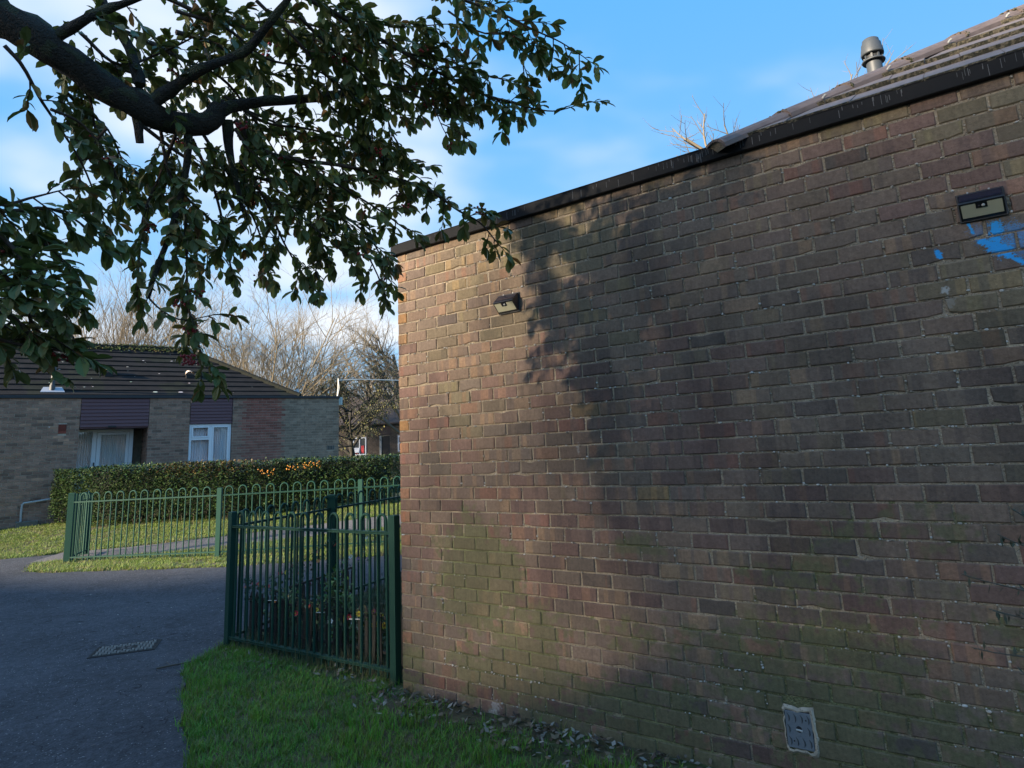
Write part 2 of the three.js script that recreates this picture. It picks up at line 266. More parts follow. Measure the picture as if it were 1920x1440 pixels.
{
  const rnd = mulberry(7), wallM = new MB();
  // mortar bed: the wall body, its face recessed behind the bricks and a little uneven
  const nx = 230, ny = 130, z = (x, y) => -.0062 + (fbm(x * 26, y * 26, 610, 3) - .5) * .0075, xa = i => .002 + 5.6 * i / nx, ya = j => -.2 + 3.15 * j / ny;
  for (let j = 0; j < ny; j++) for (let i = 0; i < nx; i++) { const P = (a, b) => [xa(a), ya(b), z(xa(a), ya(b))], al = algae(xa(i), ya(j)); wallM.color(lerp(1, .5, al), lerp(1, .62, al), lerp(1, .42, al)); wallM.quad(P(i, j), P(i + 1, j), P(i + 1, j + 1), P(i, j + 1)); }
  wallM.color(1, 1, 1); wallM.box(.002, 5.602, -.2, 2.95, -6.2, -.012, 'f');
  const wall = wallM.build('wall', mortarWall, bldg), list = [];
  for (let c = -1; c < NC; c++) {
    const odd = c & 1, y0 = c * CP + .0045 + (rnd() - .5) * .0016, y1 = (c + 1) * CP - .0045 + (rnd() - .5) * .0016;
    let x = 0, k = 0; if (!odd) { list.push([c, 0, 0, BP / 2, y0, y1]); x = BP / 2; k = 1; }
    for (; x < 5.5; x += BP, k++) list.push([c, k, x, x + BP, y0, y1]);
  }
  const geo1 = b => { const mb = new MB(); brickGeo(mb, b[2] + (b[2] ? .004 + rnd() * .0022 : 0), b[3] - .004 - rnd() * .0022, b[4], b[5], rnd, (rnd() - .5) * .0045); return mb; };
  const hole = b => b[3] > 2.452 && b[2] < 2.572 && b[5] > .185 && b[4] < .325;
  const cand = list.filter(b => b[3] < 3.80 && b[0] >= 0 && !hole(b)).sort((a, b) => b[3] - a[3]).slice(0, 300), set = new Set(cand);
  for (const b of list) if (set.has(b)) geo1(b).build('brick', brickMat, wall);
  const rest = new MB(); for (const b of list) if (!set.has(b) && !hole(b)) { const g = geo1(b); for (let i = 0; i < g.p.length; i++) { rest.p.push(g.p[i]); rest.n.push(g.n[i]); } for (const v of g.u) rest.u.push(v); for (const v of g.c) rest.c.push(v); }
  // cut bricks round the access cover
  for (const b of list) if (hole(b)) { for (const [xa, xb] of [[b[2] + .005, Math.min(b[3] - .005, 2.447)], [Math.max(b[2] + .005, 2.577), b[3] - .005]]) if (xb - xa > .02) brickGeo(rest, xa, xb, b[4], b[5], rnd, 0); else if (b[5] > .32 || b[4] < .19) {} }
  // end wall bricks, turned to face along the street
  const rest2 = new MB();
  for (let c = -1; c < NC; c++) { let x = 0; const y0 = c * CP + .0045, y1 = y0 + CP - .009; if (c & 1) x = BP / 2; for (; x < 6; x += BP) { const q = new MB(); q.box(x + .004, x + BP - .004, y0, y1, -.02, .002, 'b'); for (let i = 0; i < q.p.length; i += 3) { rest2.p.push(-q.p[i + 2], q.p[i + 1], -.03 - q.p[i]); rest2.n.push(-q.n[i + 2], q.n[i + 1], -q.n[i]); rest2.u.push(...wuv(q.p[i] % 5.5, q.p[i + 1])); rest2.c.push(1, 1, 1); } } }
  // mirror flips winding: swap
  for (let i = 0; i < rest2.p.length; i += 9) { for (let k = 0; k < 3; k++) { let t = rest2.p[i + 3 + k]; rest2.p[i + 3 + k] = rest2.p[i + 6 + k]; rest2.p[i + 6 + k] = t; } }
  stuff(rest.build('brickwork', brickMat, bldg)); stuff(rest2.build('end_brickwork', brickMat, bldg));
  // mortar crumbs squeezed out of the joints
  const cg = new THREE.IcosahedronGeometry(1, 0), L = [], pale = [C(.46, .42, .36), C(.36, .31, .25), C(.55, .52, .48), C(.3, .25, .19)];
  for (let i = 0; i < 8000; i++) {
    const c = rnd() * 39 | 0, s = rnd() * 5.3, keep = fbm(s * 2.2, c * .23, 640, 3); if (keep < .40 + (c < 18 ? .2 : 0) + (s > 2.6 ? .07 : 0)) continue;
    let x = s, y = c * CP + (rnd() - .5) * .007; if (rnd() < .2) { x = ((c & 1) ? 0 : BP / 2) + Math.round(s / BP) * BP + (rnd() - .5) * .006; y = c * CP + rnd() * CP; }
    const r = .002 + rnd() * rnd() * .0052; L.push([mat4(x, y, -.001 + rnd() * .003, rnd() * 6, rnd() * 6, 0, r * (1 + rnd()), r, r * .8), pale[rnd() * 4 | 0]]);
  }
  inst('mortar_crumbs', cg, M(0xffffff, .95), L, bldg);
}
{ // fascia, soffit, flat roof edge
  const blk = new THREE.MeshPhysicalMaterial({ color: C(.006, .0065, .008), roughness: .75, specularIntensity: .5 });
  const mb = new MB(); mb.us = 1; mb.bbox(-.035, 5.75, 2.947, 3.02, -.02, .034, .004); mb.build('fascia', blk, bldg);
  const lip = new MB(); lip.tube([V(-.037, 3.02, .03), V(2.2, 3.022, .03), V(5.75, 3.02, .03)], .0055, 8); lip.build('fascia_trim', blk, bldg);
  const end = new MB(); end.box(-.035, -.004, 2.945, 3.028, -6.2, -.0225); end.build('fascia', blk, bldg);
  const flat = new MB(); flat.box(-.03, 5.7, 2.955, 3.012, -6.2, -.024); flat.build('flat_roof', M(C(.06, .06, .062), .9), bldg);
  // lime runs down the fascia: raised drips of their own
  const rnd = mulberry(21), L = []; const dg = new THREE.IcosahedronGeometry(1, 1);
  const drip = new MB(); for (let i = 0; i < 170; i++) { const s = .25 + Math.pow(rnd(), .9) * 4.9, d = fbm(s * 5, 2, 650, 3); if (d < .44) continue; const y1 = 3.018 - rnd() * .02, len = .012 + rnd() * .042, w = .0005 + rnd() * .0008, x = s + (rnd() - .5) * .004; drip.box(x - w, x + w, Math.max(2.95, y1 - len), y1, .033, .0352, 'b'); }
  drip.build('lime_runs', M(C(.12, .125, .13), .9), bldg); bldg.children[bldg.children.length - 1].userData.kind = 'stuff';
}
const HX = 2.5, TP = .63, PA = Math.atan(TP);      // hip foot and roof pitch
{
  // tiles: real slabs, in courses up the slope, cut at the hip
  const tileMap = tex(1024, 1024, (a, b, i, j) => { const n = fbm(a * 24, b * 24, 700, 5, 24), m = fbm(a * 5, b * 5, 710, 4, 5); const k = (.72 + .5 * n) * (.8 + .4 * m); return [.21 * k, .17 * k, .158 * k]; }, true, [1.3, 1.3]);
  const mossMap = tex(512, 512, (a, b) => { const n = fbm(a * 30, b * 30, 720, 4, 30), k = sstep(.42, .6, n), m = fbm(a * 60, b * 60, 722, 2, 60); return [lerp(.045, .15, k) * (.5 + m), lerp(.044, .132, k) * (.5 + m), lerp(.03, .095, k) * (.5 + m)]; }, true, [2.4, 2.4]);
  const tileMat = M(0xffffff, .86, { map: tileMap, bumpMap: rp(grainB, 6), bumpScale: .0025 }), mossMat = M(0xffffff, 1, { map: mossMap, bumpMap: rp(grainB, 9), bumpScale: .012 });
  const roof = new MB(), TW = .3, TE = .34, ca = Math.cos(PA), sa = Math.sin(PA), rnd = mulberry(31);
  // under-roof body
  const y0 = 3.005, zE = -.015, top = 3.6;
  const RP = (x, d, o = 0) => [x, y0 + d * sa + o * ca, zE - d * ca + o * sa];
  roof.quad(RP(HX + .12, .03), RP(9, .03), RP(9, top), RP(HX + .12 + top * ca, top)); roof.tri([HX + .12, y0, zE - .03], RP(HX + .12 + top * ca, top), [HX + .12, y0, zE - 2 * top * ca]);
  roof.quad([9, y0, zE - .03], [9, y0, zE - 2 * top * ca], RP(9, top), RP(9, top)); roof.quad(RP(HX + .12 + top * ca, top), RP(9, top), [9, y0, zE - 2 * top * ca], [HX + .12, y0, zE - 2 * top * ca]);
  const under = roof.build('roof', M(C(.03, .028, .026), .95), bldg);
  for (let r = 0; r < 8; r++) {
    const d0 = r * TE - .03, d1 = d0 + TE + .07, off = (r & 1) * TW / 2, th = .024;
    for (let x = HX - .3 + off; x < 5.6; x += TW) {
      let xa = x + .0015, xb = x + TW - .0015; const cut = d => HX + .1 + d * ca;      // hip line
      const lift = (rnd() - .5) * .004, b0 = RP(0, d0, th + .012 + lift), f = (xx, d, o) => RP(xx, d, o + lift);
      const xaL = Math.max(xa, cut(d0 + .02)), xaU = Math.max(xa, cut(d1)); if (xaL > xb - .02) continue; const xu = Math.min(xb, Math.max(xaU, xaL));
      const mb = new MB(), u = o => .012 + o, oL = d => .008 + (d1 - d) / (d1 - d0) * .016;    // upper end tucks under the next course
      const A = f(xaL, d0, oL(d0) + th), B = f(xb, d0, oL(d0) + th), Cq = f(xb, d1, oL(d1) + th * .6), D = f(xu, d1, oL(d1) + th * .6);
      mb.quad(A, B, Cq, D); const a = f(xaL, d0, oL(d0) - .004), b = f(xb, d0, oL(d0) - .004), c = f(xb, d1, oL(d1)), dd = f(xu, d1, oL(d1));
      mb.quad(b, B, B, b); mb.quad(a, dd, D, A); mb.quad(b, B, Cq, c); mb.quad(a, b, c, dd);
      const t = mb.build('roof_tile', tileMat, under);
      const e = new MB(); const nseg = 6; for (let q = 0; q < nseg; q++) { const xl = lerp(xaL, xb, q / nseg), xr = lerp(xaL, xb, (q + 1) / nseg), o0 = oL(d0); const w = (xx) => (vn(xx * 40, r * 7, 5) - .5) * .008; e.quad(f(xl, d0 - .004 + w(xl), o0 - .004), f(xr, d0 - .004 + w(xr), o0 - .004), f(xr, d0 - .002 + w(xr), o0 + th), f(xl, d0 - .002 + w(xl), o0 + th)); e.quad(f(xl, d0 - .002 + w(xl), o0 + th), f(xr, d0 - .002 + w(xr), o0 + th), f(xr, d0 + .008, o0 + th + .0012), f(xl, d0 + .008, o0 + th + .0012)); }
      for (let i = 0; i < e.p.length; i++) e.p[i] = e.p[i];
      e.build('mossy_edge', r === 0 ? mossMat : mossMat, under);
    }
  }
  // hip tiles: half-round ridge pieces lapped down the hip
  const hd = V(1, TP, -1).normalize(), base = V(HX + .02, y0 + .008, zE - .02), Lh = .42, pieces = 9;
  const side = V(1, 0, 1).normalize(), upn = V().crossVectors(side, hd).normalize(); if (upn.y < 0) upn.negate();
  for (let i = 0; i < pieces; i++) {
    const mb = new MB(), n = 10, l0 = i * Lh - .12, l1 = l0 + Lh + .05, W = .125, Hh = .062, lift = .006;
    const pt = (a, l, k, o) => { const w = W * k, hh = Hh * k, x = Math.cos(a) * w, y = Math.sin(a) * hh + o; return [base.x + hd.x * l + side.x * x + upn.x * y, base.y + hd.y * l + side.y * x + upn.y * y, base.z + hd.z * l + side.z * x + upn.z * y]; };
    for (let k = 0; k < n; k++) { const a0 = -.25 + (Math.PI + .5) * k / n, a1 = -.25 + (Math.PI + .5) * (k + 1) / n; mb.quad(pt(a0, l0, 1.02, lift), pt(a0, l1, .985, -.002), pt(a1, l1, .985, -.002), pt(a1, l0, 1.02, lift)); mb.quad(pt(a0, l0, 1.04, lift), pt(a1, l0, 1.04, lift), pt(a1, l0, .86, lift), pt(a0, l0, .86, lift)); mb.quad(pt(a0, l0, .86, lift), pt(a1, l0, .86, lift), pt(a1, l1, .8, -.008), pt(a0, l1, .8, -.008)); }
    if (!i) { const q = new MB(), c0 = pt(1.57, l0 + .02, 0, lift); for (let k = 0; k < n; k++) { const a0 = -.25 + (Math.PI + .5) * k / n, a1 = -.25 + (Math.PI + .5) * (k + 1) / n; q.tri(c0, pt(a1, l0 + .012, .88, lift), pt(a0, l0 + .012, .88, lift)); } q.build('mortar_plug', M(0xffffff, .97, { map: mortarMap, color: C(.7, .7, .7), ...dbl }), under); }
    mb.build('ridge_tile', M(0xffffff, .8, { map: tileMap, color: C(.8, .77, .77), ...dbl }), under);
    // mortar and moss at the lap
    const g = mulberry(90 + i), ml = []; for (let q = 0; q < 26; q++) { const a = -.1 + g() * 3.34, l = l0 + Lh + (g() - .5) * .03, p = pt(a, l, 1.0, .004); const rr = .003 + g() * .006; ml.push([mat4(p[0], p[1], p[2], g() * 6, g() * 6, 0, rr, rr * .7, rr), [C(.03, .035, .02), C(.06, .065, .03), C(.09, .08, .06)][g() * 3 | 0]]); }
    inst('lap_moss', new THREE.IcosahedronGeometry(1, 0), M(0xffffff, 1), ml, under);
  }
  // clips and white mortar dabs under the hip, where each course meets it
  for (let r = 1; r < 7; r++) { const q = new MB(), x = HX + .13 + (r * TE) * ca, p = RP(x + .03, r * TE + .01, .06); q.tube([V(p[0] - .008, p[1] - .012, p[2] + .01), V(p[0], p[1] + .0, p[2] + .008), V(p[0] + .01, p[1] + .008, p[2] + .004)], .006, 6, true, .4); q.build('mortar_dab', M(C(.33, .33, .31), .9), under); }
}
{ // flue terminal behind the hip
  const dark = M(C(.045, .052, .06), .5), fl = new THREE.Group(); fl.name = 'flue'; bldg.add(fl);
  fl.position.set(3.06, 3.886, -1.81);
  const pr = (pts, name, m = dark) => { const g = new THREE.LatheGeometry(pts.map(p => new THREE.Vector2(p[0], p[1])), 28); return add(name, g, m, fl); };
  pr([[.052, -.3], [.052, .235]], 'pipe'); pr([[.05, .235], [.074, .228], [.078, .236], [.074, .244], [.05, .246]], 'collar');
  pr([[.05, .244], [.05, .30]], 'throat', M(C(.02, .022, .025), .6));
  pr([[.04, .285], [.073, .282], [.076, .296], [.072, .335], [.068, .34], [.066, .372], [.059, .376], [.055, .405], [.046, .412], [0, .414]], 'cap');
  for (let i = 0; i < 8; i++) { const a = i / 8 * 6.283, q = new MB(); q.box(-.006, .006, .244, .286, .048, .062); const m = q.build('louvre', dark, fl); m.rotation.y = a; }
}
// ================================================================ THINGS ON THE NEAR WALL
function wallLamp(s, label) {
  const [x, z] = wallPt(s, .004), o = thing('solar_wall_light', label, 'wall light', [x, 2.36, z], -.626, 'solar lights on the brick wall');
  const blk = M(C(.012, .013, .016), .35), W = .078;
  const mb = new MB(), P = (u, y, d) => [u, y, d];
  // wedge: solar top slopes down to a front ridge, the lit face slopes back to the wall
  const prof = [[.108, 0], [.112, .012], [.064, .066], [.058, .068], [.004, .018], [0, .01], [0, 0]];
  for (let i = 0; i < prof.length - 1; i++) { const a = prof[i], b = prof[i + 1]; mb.quad(P(-W, a[0], a[1]), P(-W, b[0], b[1]), P(W, b[0], b[1]), P(W, a[0], a[1])); }
  for (const sd of [-1, 1]) for (let i = 1; i < prof.length - 1; i++) { const a = P(sd * W, prof[0][0], prof[0][1]), b = P(sd * W, prof[i][0], prof[i][1]), c = P(sd * W, prof[i + 1][0], prof[i + 1][1]); sd > 0 ? mb.tri(a, b, c) : mb.tri(a, c, b); }
  const back = new MB(); back.bbox(-W - .006, W + .006, -.006, .118, -.003, .006, .002);
  mb.build('housing', blk, o); back.build('back_plate', blk, o);
  const sol = new MB(), e = .0012; sol.quad(P(-W + .006, .108 + e, .017), P(-W + .006, .068 + e, .0625), P(W - .006, .068 + e, .0625), P(W - .006, .108 + e, .017)); sol.build('solar_panel', M(C(.012, .016, .03), .12), o);
  const L = t => [lerp(.058, .004, t), lerp(.068, .018, t)]; const nrm = [-.68, .73];
  const pq = (x0, x1, t0, t1, off, name, m) => { const q = new MB(), f = (x, t) => { const [y, d] = L(t); return P(x, y + nrm[0] * off, d + nrm[1] * off); }; q.quad(f(x0, t1), f(x1, t1), f(x1, t0), f(x0, t0)); return q.build(name, m, o); };
  const pan = M(C(.5, .49, .36), .35);
  const q = new MB(), f = (x, t, off = .0015) => { const [y, d] = L(t); return P(x, y + nrm[0] * off, d + nrm[1] * off); }, w = W - .007;
  q.quad(f(-w, .93), f(-.02, .93), f(-.02, .1), f(-w, .1)); q.quad(f(.02, .93), f(w, .93), f(w, .1), f(.02, .1)); q.quad(f(-.02, .93), f(.02, .93), f(.02, .42), f(-.02, .42)); q.build('diffuser', pan, o);
  pq(-.02, .02, .06, .42, .003, 'sensor_mount', blk);
  const sg = new THREE.SphereGeometry(.0062, 12, 8), [sy, sd] = L(.26), s1 = add('motion_sensor', sg, M(C(.45, .45, .42), .3), o); s1.position.set(.006, sy + nrm[0] * .005, sd + nrm[1] * .005);
  const s2 = add('light_sensor', new THREE.SphereGeometry(.003, 8, 6), M(C(.05, .05, .06), .2), o); s2.position.set(-.009, sy + nrm[0] * .004, sd + nrm[1] * .004);
  for (const u of [-.04, .035]) { const q2 = new MB(); q2.tube([V(u, .116, .004), V(u, .122, .004)], .0035, 8); q2.build('screw', M(C(.4, .4, .4), .4, { metalness: .6 }), o); }
  return o;
}
wallLamp(1.022, 'black solar wall light under the hanging twig, near the far wall corner');
wallLamp(3.518, 'large-looking black solar wall light above the blue paint on the brick wall');
{ // access cover low on the wall
  const [x, z] = wallPt(2.508, 0), o = thing('access_cover', 'grey metal access cover with wavy ridges set in mortar near the wall foot', 'access cover', [x, .165, z], -.626);
  const mm = M(C(.26, .26, .25), .95, { map: mortarMap, color: C(1.15, 1.2, 1.3) }), gm = M(C(.2, .225, .255), .55, { metalness: .3, bumpMap: rp(grainB, 8), bumpScale: .0015 });
  const rnd = mulberry(55), rim = new MB(), n = 36, ring = (k, r, zz) => { const a = k / n * 6.2832, c = Math.cos(a), s = Math.sin(a), m = Math.max(Math.abs(c), Math.abs(s)); const j = 1 + (vn(k % n * .8, 3, 12) - .5) * .16 * (r > .9 ? 1 : 0); return [c / m * .058 * r * j + (r > 1 ? .004 : 0), .083 + s / m * .077 * r * j, zz]; };
  for (let k = 0; k < n; k++) { rim.quad(ring(k, 1.24, -.004), ring(k + 1, 1.24, -.004), ring(k + 1, 1.1, .006), ring(k, 1.1, .006)); rim.quad(ring(k, 1.1, .006), ring(k + 1, 1.1, .006), ring(k + 1, 1.0, .004), ring(k, 1.0, .004)); }
  rim.build('mortar_surround', mm, o);
  const pl = new MB(); pl.bbox(-.0555, .0555, .009, .157, -.02, .004, .0015); pl.build('plate', gm, o);
  const edge = new MB(); for (const q of [[-.0575, -.0555, .006, .16], [.0555, .0575, .006, .16]]) edge.box(q[0], q[1], q[2], q[3], -.02, .0025); edge.box(-.0575, .0575, .157, .16, -.02, .0025); edge.build('frame', M(C(.03, .03, .035), .8), o);
  const rg = M(C(.05, .055, .06), .6);
  for (let r = 0; r < 3; r++) for (let k = 0; k < 4; k++) { if (r === 1 && (k === 1 || k === 2)) continue; const xx = -.042 + k * .028 + (r === 1 ? -.002 : 0), yy = .03 + r * .047, q = new MB(); q.tube([V(xx - .004, yy + .024, .004), V(xx + .004, yy + .012, .005), V(xx + .004, yy, .004), V(xx + .001, yy - .01, .004)], [.001, .003, .003, .001], 6); q.build('ridge', rg, o); }
  const sl = new MB(); sl.tube([V(-.012, .085, .0045), V(.014, .083, .0045)], .0045, 8); sl.build('key_bar', M(C(.4, .4, .38), .5), o);
  const cu = add('key_recess', new THREE.CylinderGeometry(.013, .013, .001, 20), M(C(.02, .02, .022), .9), o); cu.rotation.x = Math.PI / 2; cu.position.set(0, .088, .0042);
  for (const [a, b] of [[.033, .128], [-.026, .038]]) { const h = add('screw_hole', new THREE.CylinderGeometry(.0032, .0032, .001, 12), M(C(.012, .012, .012), .9), o); h.rotation.x = Math.PI / 2; h.position.set(a, b, .0043); }
}

// ================================================================ BOW-TOP FENCES
const green = new THREE.MeshPhysicalMaterial({ color: C(.006, .046, .032), roughness: .68, specularIntensity: .55, bumpMap: rp(grainB, 10), bumpScale: .0008 });
let HO = .045;
const hoopG = {};
function hoopGeo(seg, r) {
  const k = seg + '_' + r + '_' + HO; if (hoopG[k]) return hoopG[k];
  const p = [V(-HO, .035, 0), V(-HO, .5, 0), V(-HO, 1.05, 0)]; for (let i = 1; i < seg; i++) { const a = Math.PI - Math.PI * i / seg; p.push(V(Math.cos(a) * HO, 1.05 + Math.sin(a) * HO * 1.15, 0)); } p.push(V(HO, 1.05, 0), V(HO, .5, 0), V(HO, .035, 0));
  const mb = new MB(); mb.tube(p, r, 7); return hoopG[k] = mb.geo();
}
function panel(parent, A, B, n, o = {}) { HO = o.ho || .045;     // A, B in the thing's own metres; one run between two posts
  const dx = B[0] - A[0], dz = B[1] - A[1], L = Math.hypot(dx, dz), ang = -Math.atan2(dz, dx), g0 = o.y0 || 0, g1 = o.y1 ?? g0, tilt = Math.atan2(g1 - g0, L);
  const pitch = o.pitch || .1725, m0 = (L - pitch * (n - 1)) / 2;
  for (let i = 0; i < n; i++) { const t = (m0 + pitch * i) / L, h = add('hoop', hoopGeo(10, .0105), green, parent); h.position.set(A[0] + dx * t, lerp(g0, g1, t), A[1] + dz * t); h.rotation.set((h2(i, 7, 2) - .5) * .012, ang, (h2(i, 9, 4) - .5) * .014, 'YXZ'); }
  for (const [name, y] of [['top_rail', .985], ['bottom_rail', .098]]) {
    const mb = new MB(); mb.bbox(.02, L - .02, y - .003, y + .003, -.022, .022, .001); mb.bbox(.02, L - .02, y - .017, y - .011, -.022, .022, .001); mb.box(.02, L - .02, y - .011, y - .003, -.014, .014);
    const m = mb.build(name, green, parent); m.position.set(A[0], g0, A[1]); m.rotation.set(0, ang, tilt, 'YXZ');
  }
}
function post(parent, P, y = 0, h = 1.09, w = .03, turn = 0) {
  const mb = new MB(); mb.box(-w, w, -.06, h - .006, -w, w); const c = mb; const e = .004; mb.quad([-w, h - .006, w], [w, h - .006, w], [w - e, h, w - e], [-w + e, h, w - e]); mb.quad([w, h - .006, w], [w, h - .006, -w], [w - e, h, -w + e], [w - e, h, w - e]); mb.quad([w, h - .006, -w], [-w, h - .006, -w], [-w + e, h, -w + e], [w - e, h, -w + e]); mb.quad([-w, h - .006, -w], [-w, h - .006, w], [-w + e, h, w - e], [-w + e, h, -w + e]); mb.quad([-w + e, h, w - e], [w - e, h, w - e], [w - e, h, -w + e], [-w + e, h, -w + e]);
  const m = mb.build('post', green, parent); m.position.set(P[0], y, P[1]); m.rotation.y = turn; return m;
}
{
  const A = [-2.635, -5.965], B = [-1.008, -4.862];
  const f = thing('bow_top_fence', 'dark green bow-top metal fence panel between the lawn and the brick wall end', 'fence', [A[0], 0, A[1]], 0, 'green bow-top fences');
  panel(f, [0, 0], [B[0] - A[0], B[1] - A[1]], 11); post(f, [0, 0], 0, 1.1, .027, -.59); post(f, [B[0] - A[0], B[1] - A[1]], 0, 1.1, .027, -.59);
  const C1 = [-2.19, -7.33], D1 = [-1.28, -9.62];
  const s = thing('bow_top_fence', 'green bow-top side fence running back from the near fence corner, square thick middle post', 'fence', [A[0] + .02, 0, A[1] - .06], 0, 'green bow-top fences');
  const q = P => [P[0] - A[0] - .02, P[1] - A[1] + .06];
  panel(s, q([A[0] + .02, A[1] - .06]), q(C1), 8); post(s, q(C1), 0, 1.12, .042, .3); panel(s, q(C1), q(D1), 12, { pitch: .2, ho: .055 }); post(s, q(D1), 0, 1.1, .03, .3);
  const E0 = [-7.86, -11.58], E1 = [-5.21, -11.28], E2 = [-2.93, -11.45], E3 = [-.6, -11.6], S1 = [-8.15, -12.5], S2 = [-8.62, -14.2];
  const r = thing('bow_top_fence', 'long green bow-top fence in sunlit grass in front of the hedge', 'fence', [E0[0], 0, E0[1]], 0, 'green bow-top fences');
  const w = P => [P[0] - E0[0], P[1] - E0[1]];
  const fo = { pitch: .222, ho: .062 }; panel(r, w(E0), w(E1), 11, fo); panel(r, w(E1), w(E2), 10, fo); panel(r, w(E2), w(E3), 10, fo);
  post(r, w(E0), 0, 1.13, .045, .35); post(r, w(E1), 0, 1.1, .035, .1); post(r, w(E2), 0, 1.11, .035, 0); post(r, w(E3), 0, 1.1, .035, 0);
  post(r, [-.02, -.12], 0, 1.1, .03, .3);
  panel(r, [-.02, -.12], w(S1), 5); post(r, w(S1), .0, 1.08, .03, .3);
}
{ // low picket border, wires and garlands inside the little garden
  const A = V(-2.55, 0, -6.12), B = V(-.98, 0, -5.06), L = A.distanceTo(B), ang = -Math.atan2(B.z - A.z, B.x - A.x);
  const o = thing('picket_border', 'low black pointed picket border with wire mesh behind the near fence', 'border fence', [A.x, 0, A.z], ang);
  const bk = M(C(.012, .012, .013), .6), pk = new MB(); pk.us = 1; const w = .017; pk.box(-w, w, 0, .4, -.005, .005); pk.tri([-w, .4, .005], [w, .4, .005], [0, .44, .005]); pk.tri([w, .4, -.005], [-w, .4, -.005], [0, .44, -.005]); pk.quad([w, .4, .005], [w, .4, -.005], [0, .44, -.005], [0, .44, .005]); pk.quad([-w, .4, -.005], [-w, .4, .005], [0, .44, .005], [0, .44, -.005]);
  const pg = pk.geo(); for (let i = 0; i < 26; i++) { const m = add('picket', pg, bk, o); m.position.set(.05 + i * (L - .08) / 25, -.01 - .02 * h2(i, 3), 0); m.rotation.z = (h2(i, 5) - .5) * .08; }
  for (const y of [.12, .35]) { const r = new MB(); r.box(0, L, y - .01, y + .01, -.014, -.006); r.build('rail', bk, o); }
  const wr = new MB(); for (let i = 0; i < 40; i++) { const x = i / 39 * L; wr.tube([V(x, 0, .02), V(x + (h2(i, 8) - .5) * .02, .47, .02)], .0012, 4, false); } for (let j = 0; j < 7; j++) wr.tube([V(0, .06 + j * .065, .02), V(L, .06 + j * .065 + .01, .02)], .0012, 4, false); stuff(wr.build('wire_mesh', M(C(.02, .03, .024), .6), o));
  for (const [x, y] of [[.42, .385], [1.02, .345], [1.42, .335]]) { const t = new MB(); t.tube([V(x - .055, y - .006, .05), V(x, y, .056), V(x + .06, y + .004, .05)], .0026, 6); t.build('cable_tie', M(C(.75, .76, .74), .4), o); }
  const o2 = thing('picket_border', 'low black pointed picket border along the side fence of the little garden', 'border fence', [-2.42, 0, -6.3], Math.atan2(1.15, .42) );
  for (let i = 0; i < 16; i++) { const m = add('picket', pg, bk, o2); m.position.set(.06 + i * .078, -.09, 0); } for (const y of [.12, .35]) { const r = new MB(); r.box(0, 1.28, y - .01, y + .01, -.014, -.006); r.build('rail', bk, o2); }
}
// flowers
const petalMat = {}, pm = (k, c) => petalMat[k] ??= M(c, .75, dbl);
function blossomGeo() { const mb = new MB(), n = 7; for (let i = 0; i < n; i++) { const a = i / n * 6.283, b = .42, P = (r, t, y) => [Math.cos(a + t) * r, y, Math.sin(a + t) * r]; mb.quad(P(.12, 0, 0), P(.75, -b, .3), P(1, 0, .34), P(.75, b, .3)); } return mb.geo(); }
const blG = blossomGeo(), blC = new THREE.IcosahedronGeometry(.26, 1);
function blossom(parent, x, y, z, r, k, rnd) {
  const cols = { red: C(.42, .02, .035), pink: C(.42, .1, .13), yellow: C(.68, .52, .05), white: C(.72, .72, .66), orange: C(.6, .2, .07), purple: C(.14, .05, .2) };
  const g = add('blossom', blG, pm(k, cols[k]), parent); g.position.set(x, y, z); g.scale.setScalar(r); g.rotation.set(1.1 + (rnd() - .5) * 1.2, rnd() * 6, (rnd() - .5) * .9, 'YXZ'); g.rotation.y = (rnd() - .5) * 1.4;
  const c = add('flower_centre', blC, pm('c' + (k === 'yellow'), k === 'yellow' ? C(.3, .12, .02) : C(.6, .42, .05)), g); c.position.y = .12; return g;
}
const leafSmall = (() => { const mb = new MB(); mb.tri([0, 0, 0], [.32, .02, .45], [0, .06, 1]); mb.tri([0, 0, 0], [0, .06, 1], [-.32, .02, .45]); return mb.geo(); })();
function garland(label, P, seed, n, cols, drop = .16) {
  const o = thing('flower_garland', label, 'garland', [P[0].x, 0, P[0].z], 0, 'artificial flower garlands in the little garden'), rnd = mulberry(seed), b = P[0];
  const cv = new THREE.CatmullRomCurve3(P.map(p => V(p.x - b.x, p.y, p.z - b.z))), mb = new MB(), L = [];
  mb.tube(cv.getPoints(40), .004, 5); mb.build('stem', M(C(.03, .06, .02), .8), o);
  const gl = [C(.03, .075, .035), C(.06, .11, .05), C(.1, .16, .12), C(.05, .06, .03)];
  for (let i = 0; i < n * 22; i++) { const p = cv.getPoint(rnd()), d = rnd() * rnd() * drop * 1.8; L.push([mat4(p.x + (rnd() - .5) * .07, p.y - d + .03, p.z + (rnd() - .5) * .06, rnd() * 3 - 1.5, rnd() * 6.3, rnd() * 2, .016 + rnd() * .02), gl[rnd() * 4 | 0]]); }
  inst('garland_leaves', leafSmall, M(0xffffff, .7, dbl), L, o);
  for (let i = 0; i < n; i++) { const p = cv.getPoint((i + .2 + rnd() * .6) / n); blossom(o, p.x + (rnd() - .5) * .04, p.y + .02 - rnd() * rnd() * drop, p.z + .035 + (rnd() - .5) * .03, .014 + rnd() * .011, cols[rnd() * cols.length | 0], rnd); }
}
garland('flower garland of red, pink and yellow blooms on the border behind the near fence', [V(-2.58, .5, -6.08), V(-2.3, .47, -5.93), V(-1.9, .41, -5.66), V(-1.5, .37, -5.40), V(-1.02, .40, -5.07)], 501, 14, ['red', 'red', 'yellow', 'pink', 'red', 'white']);
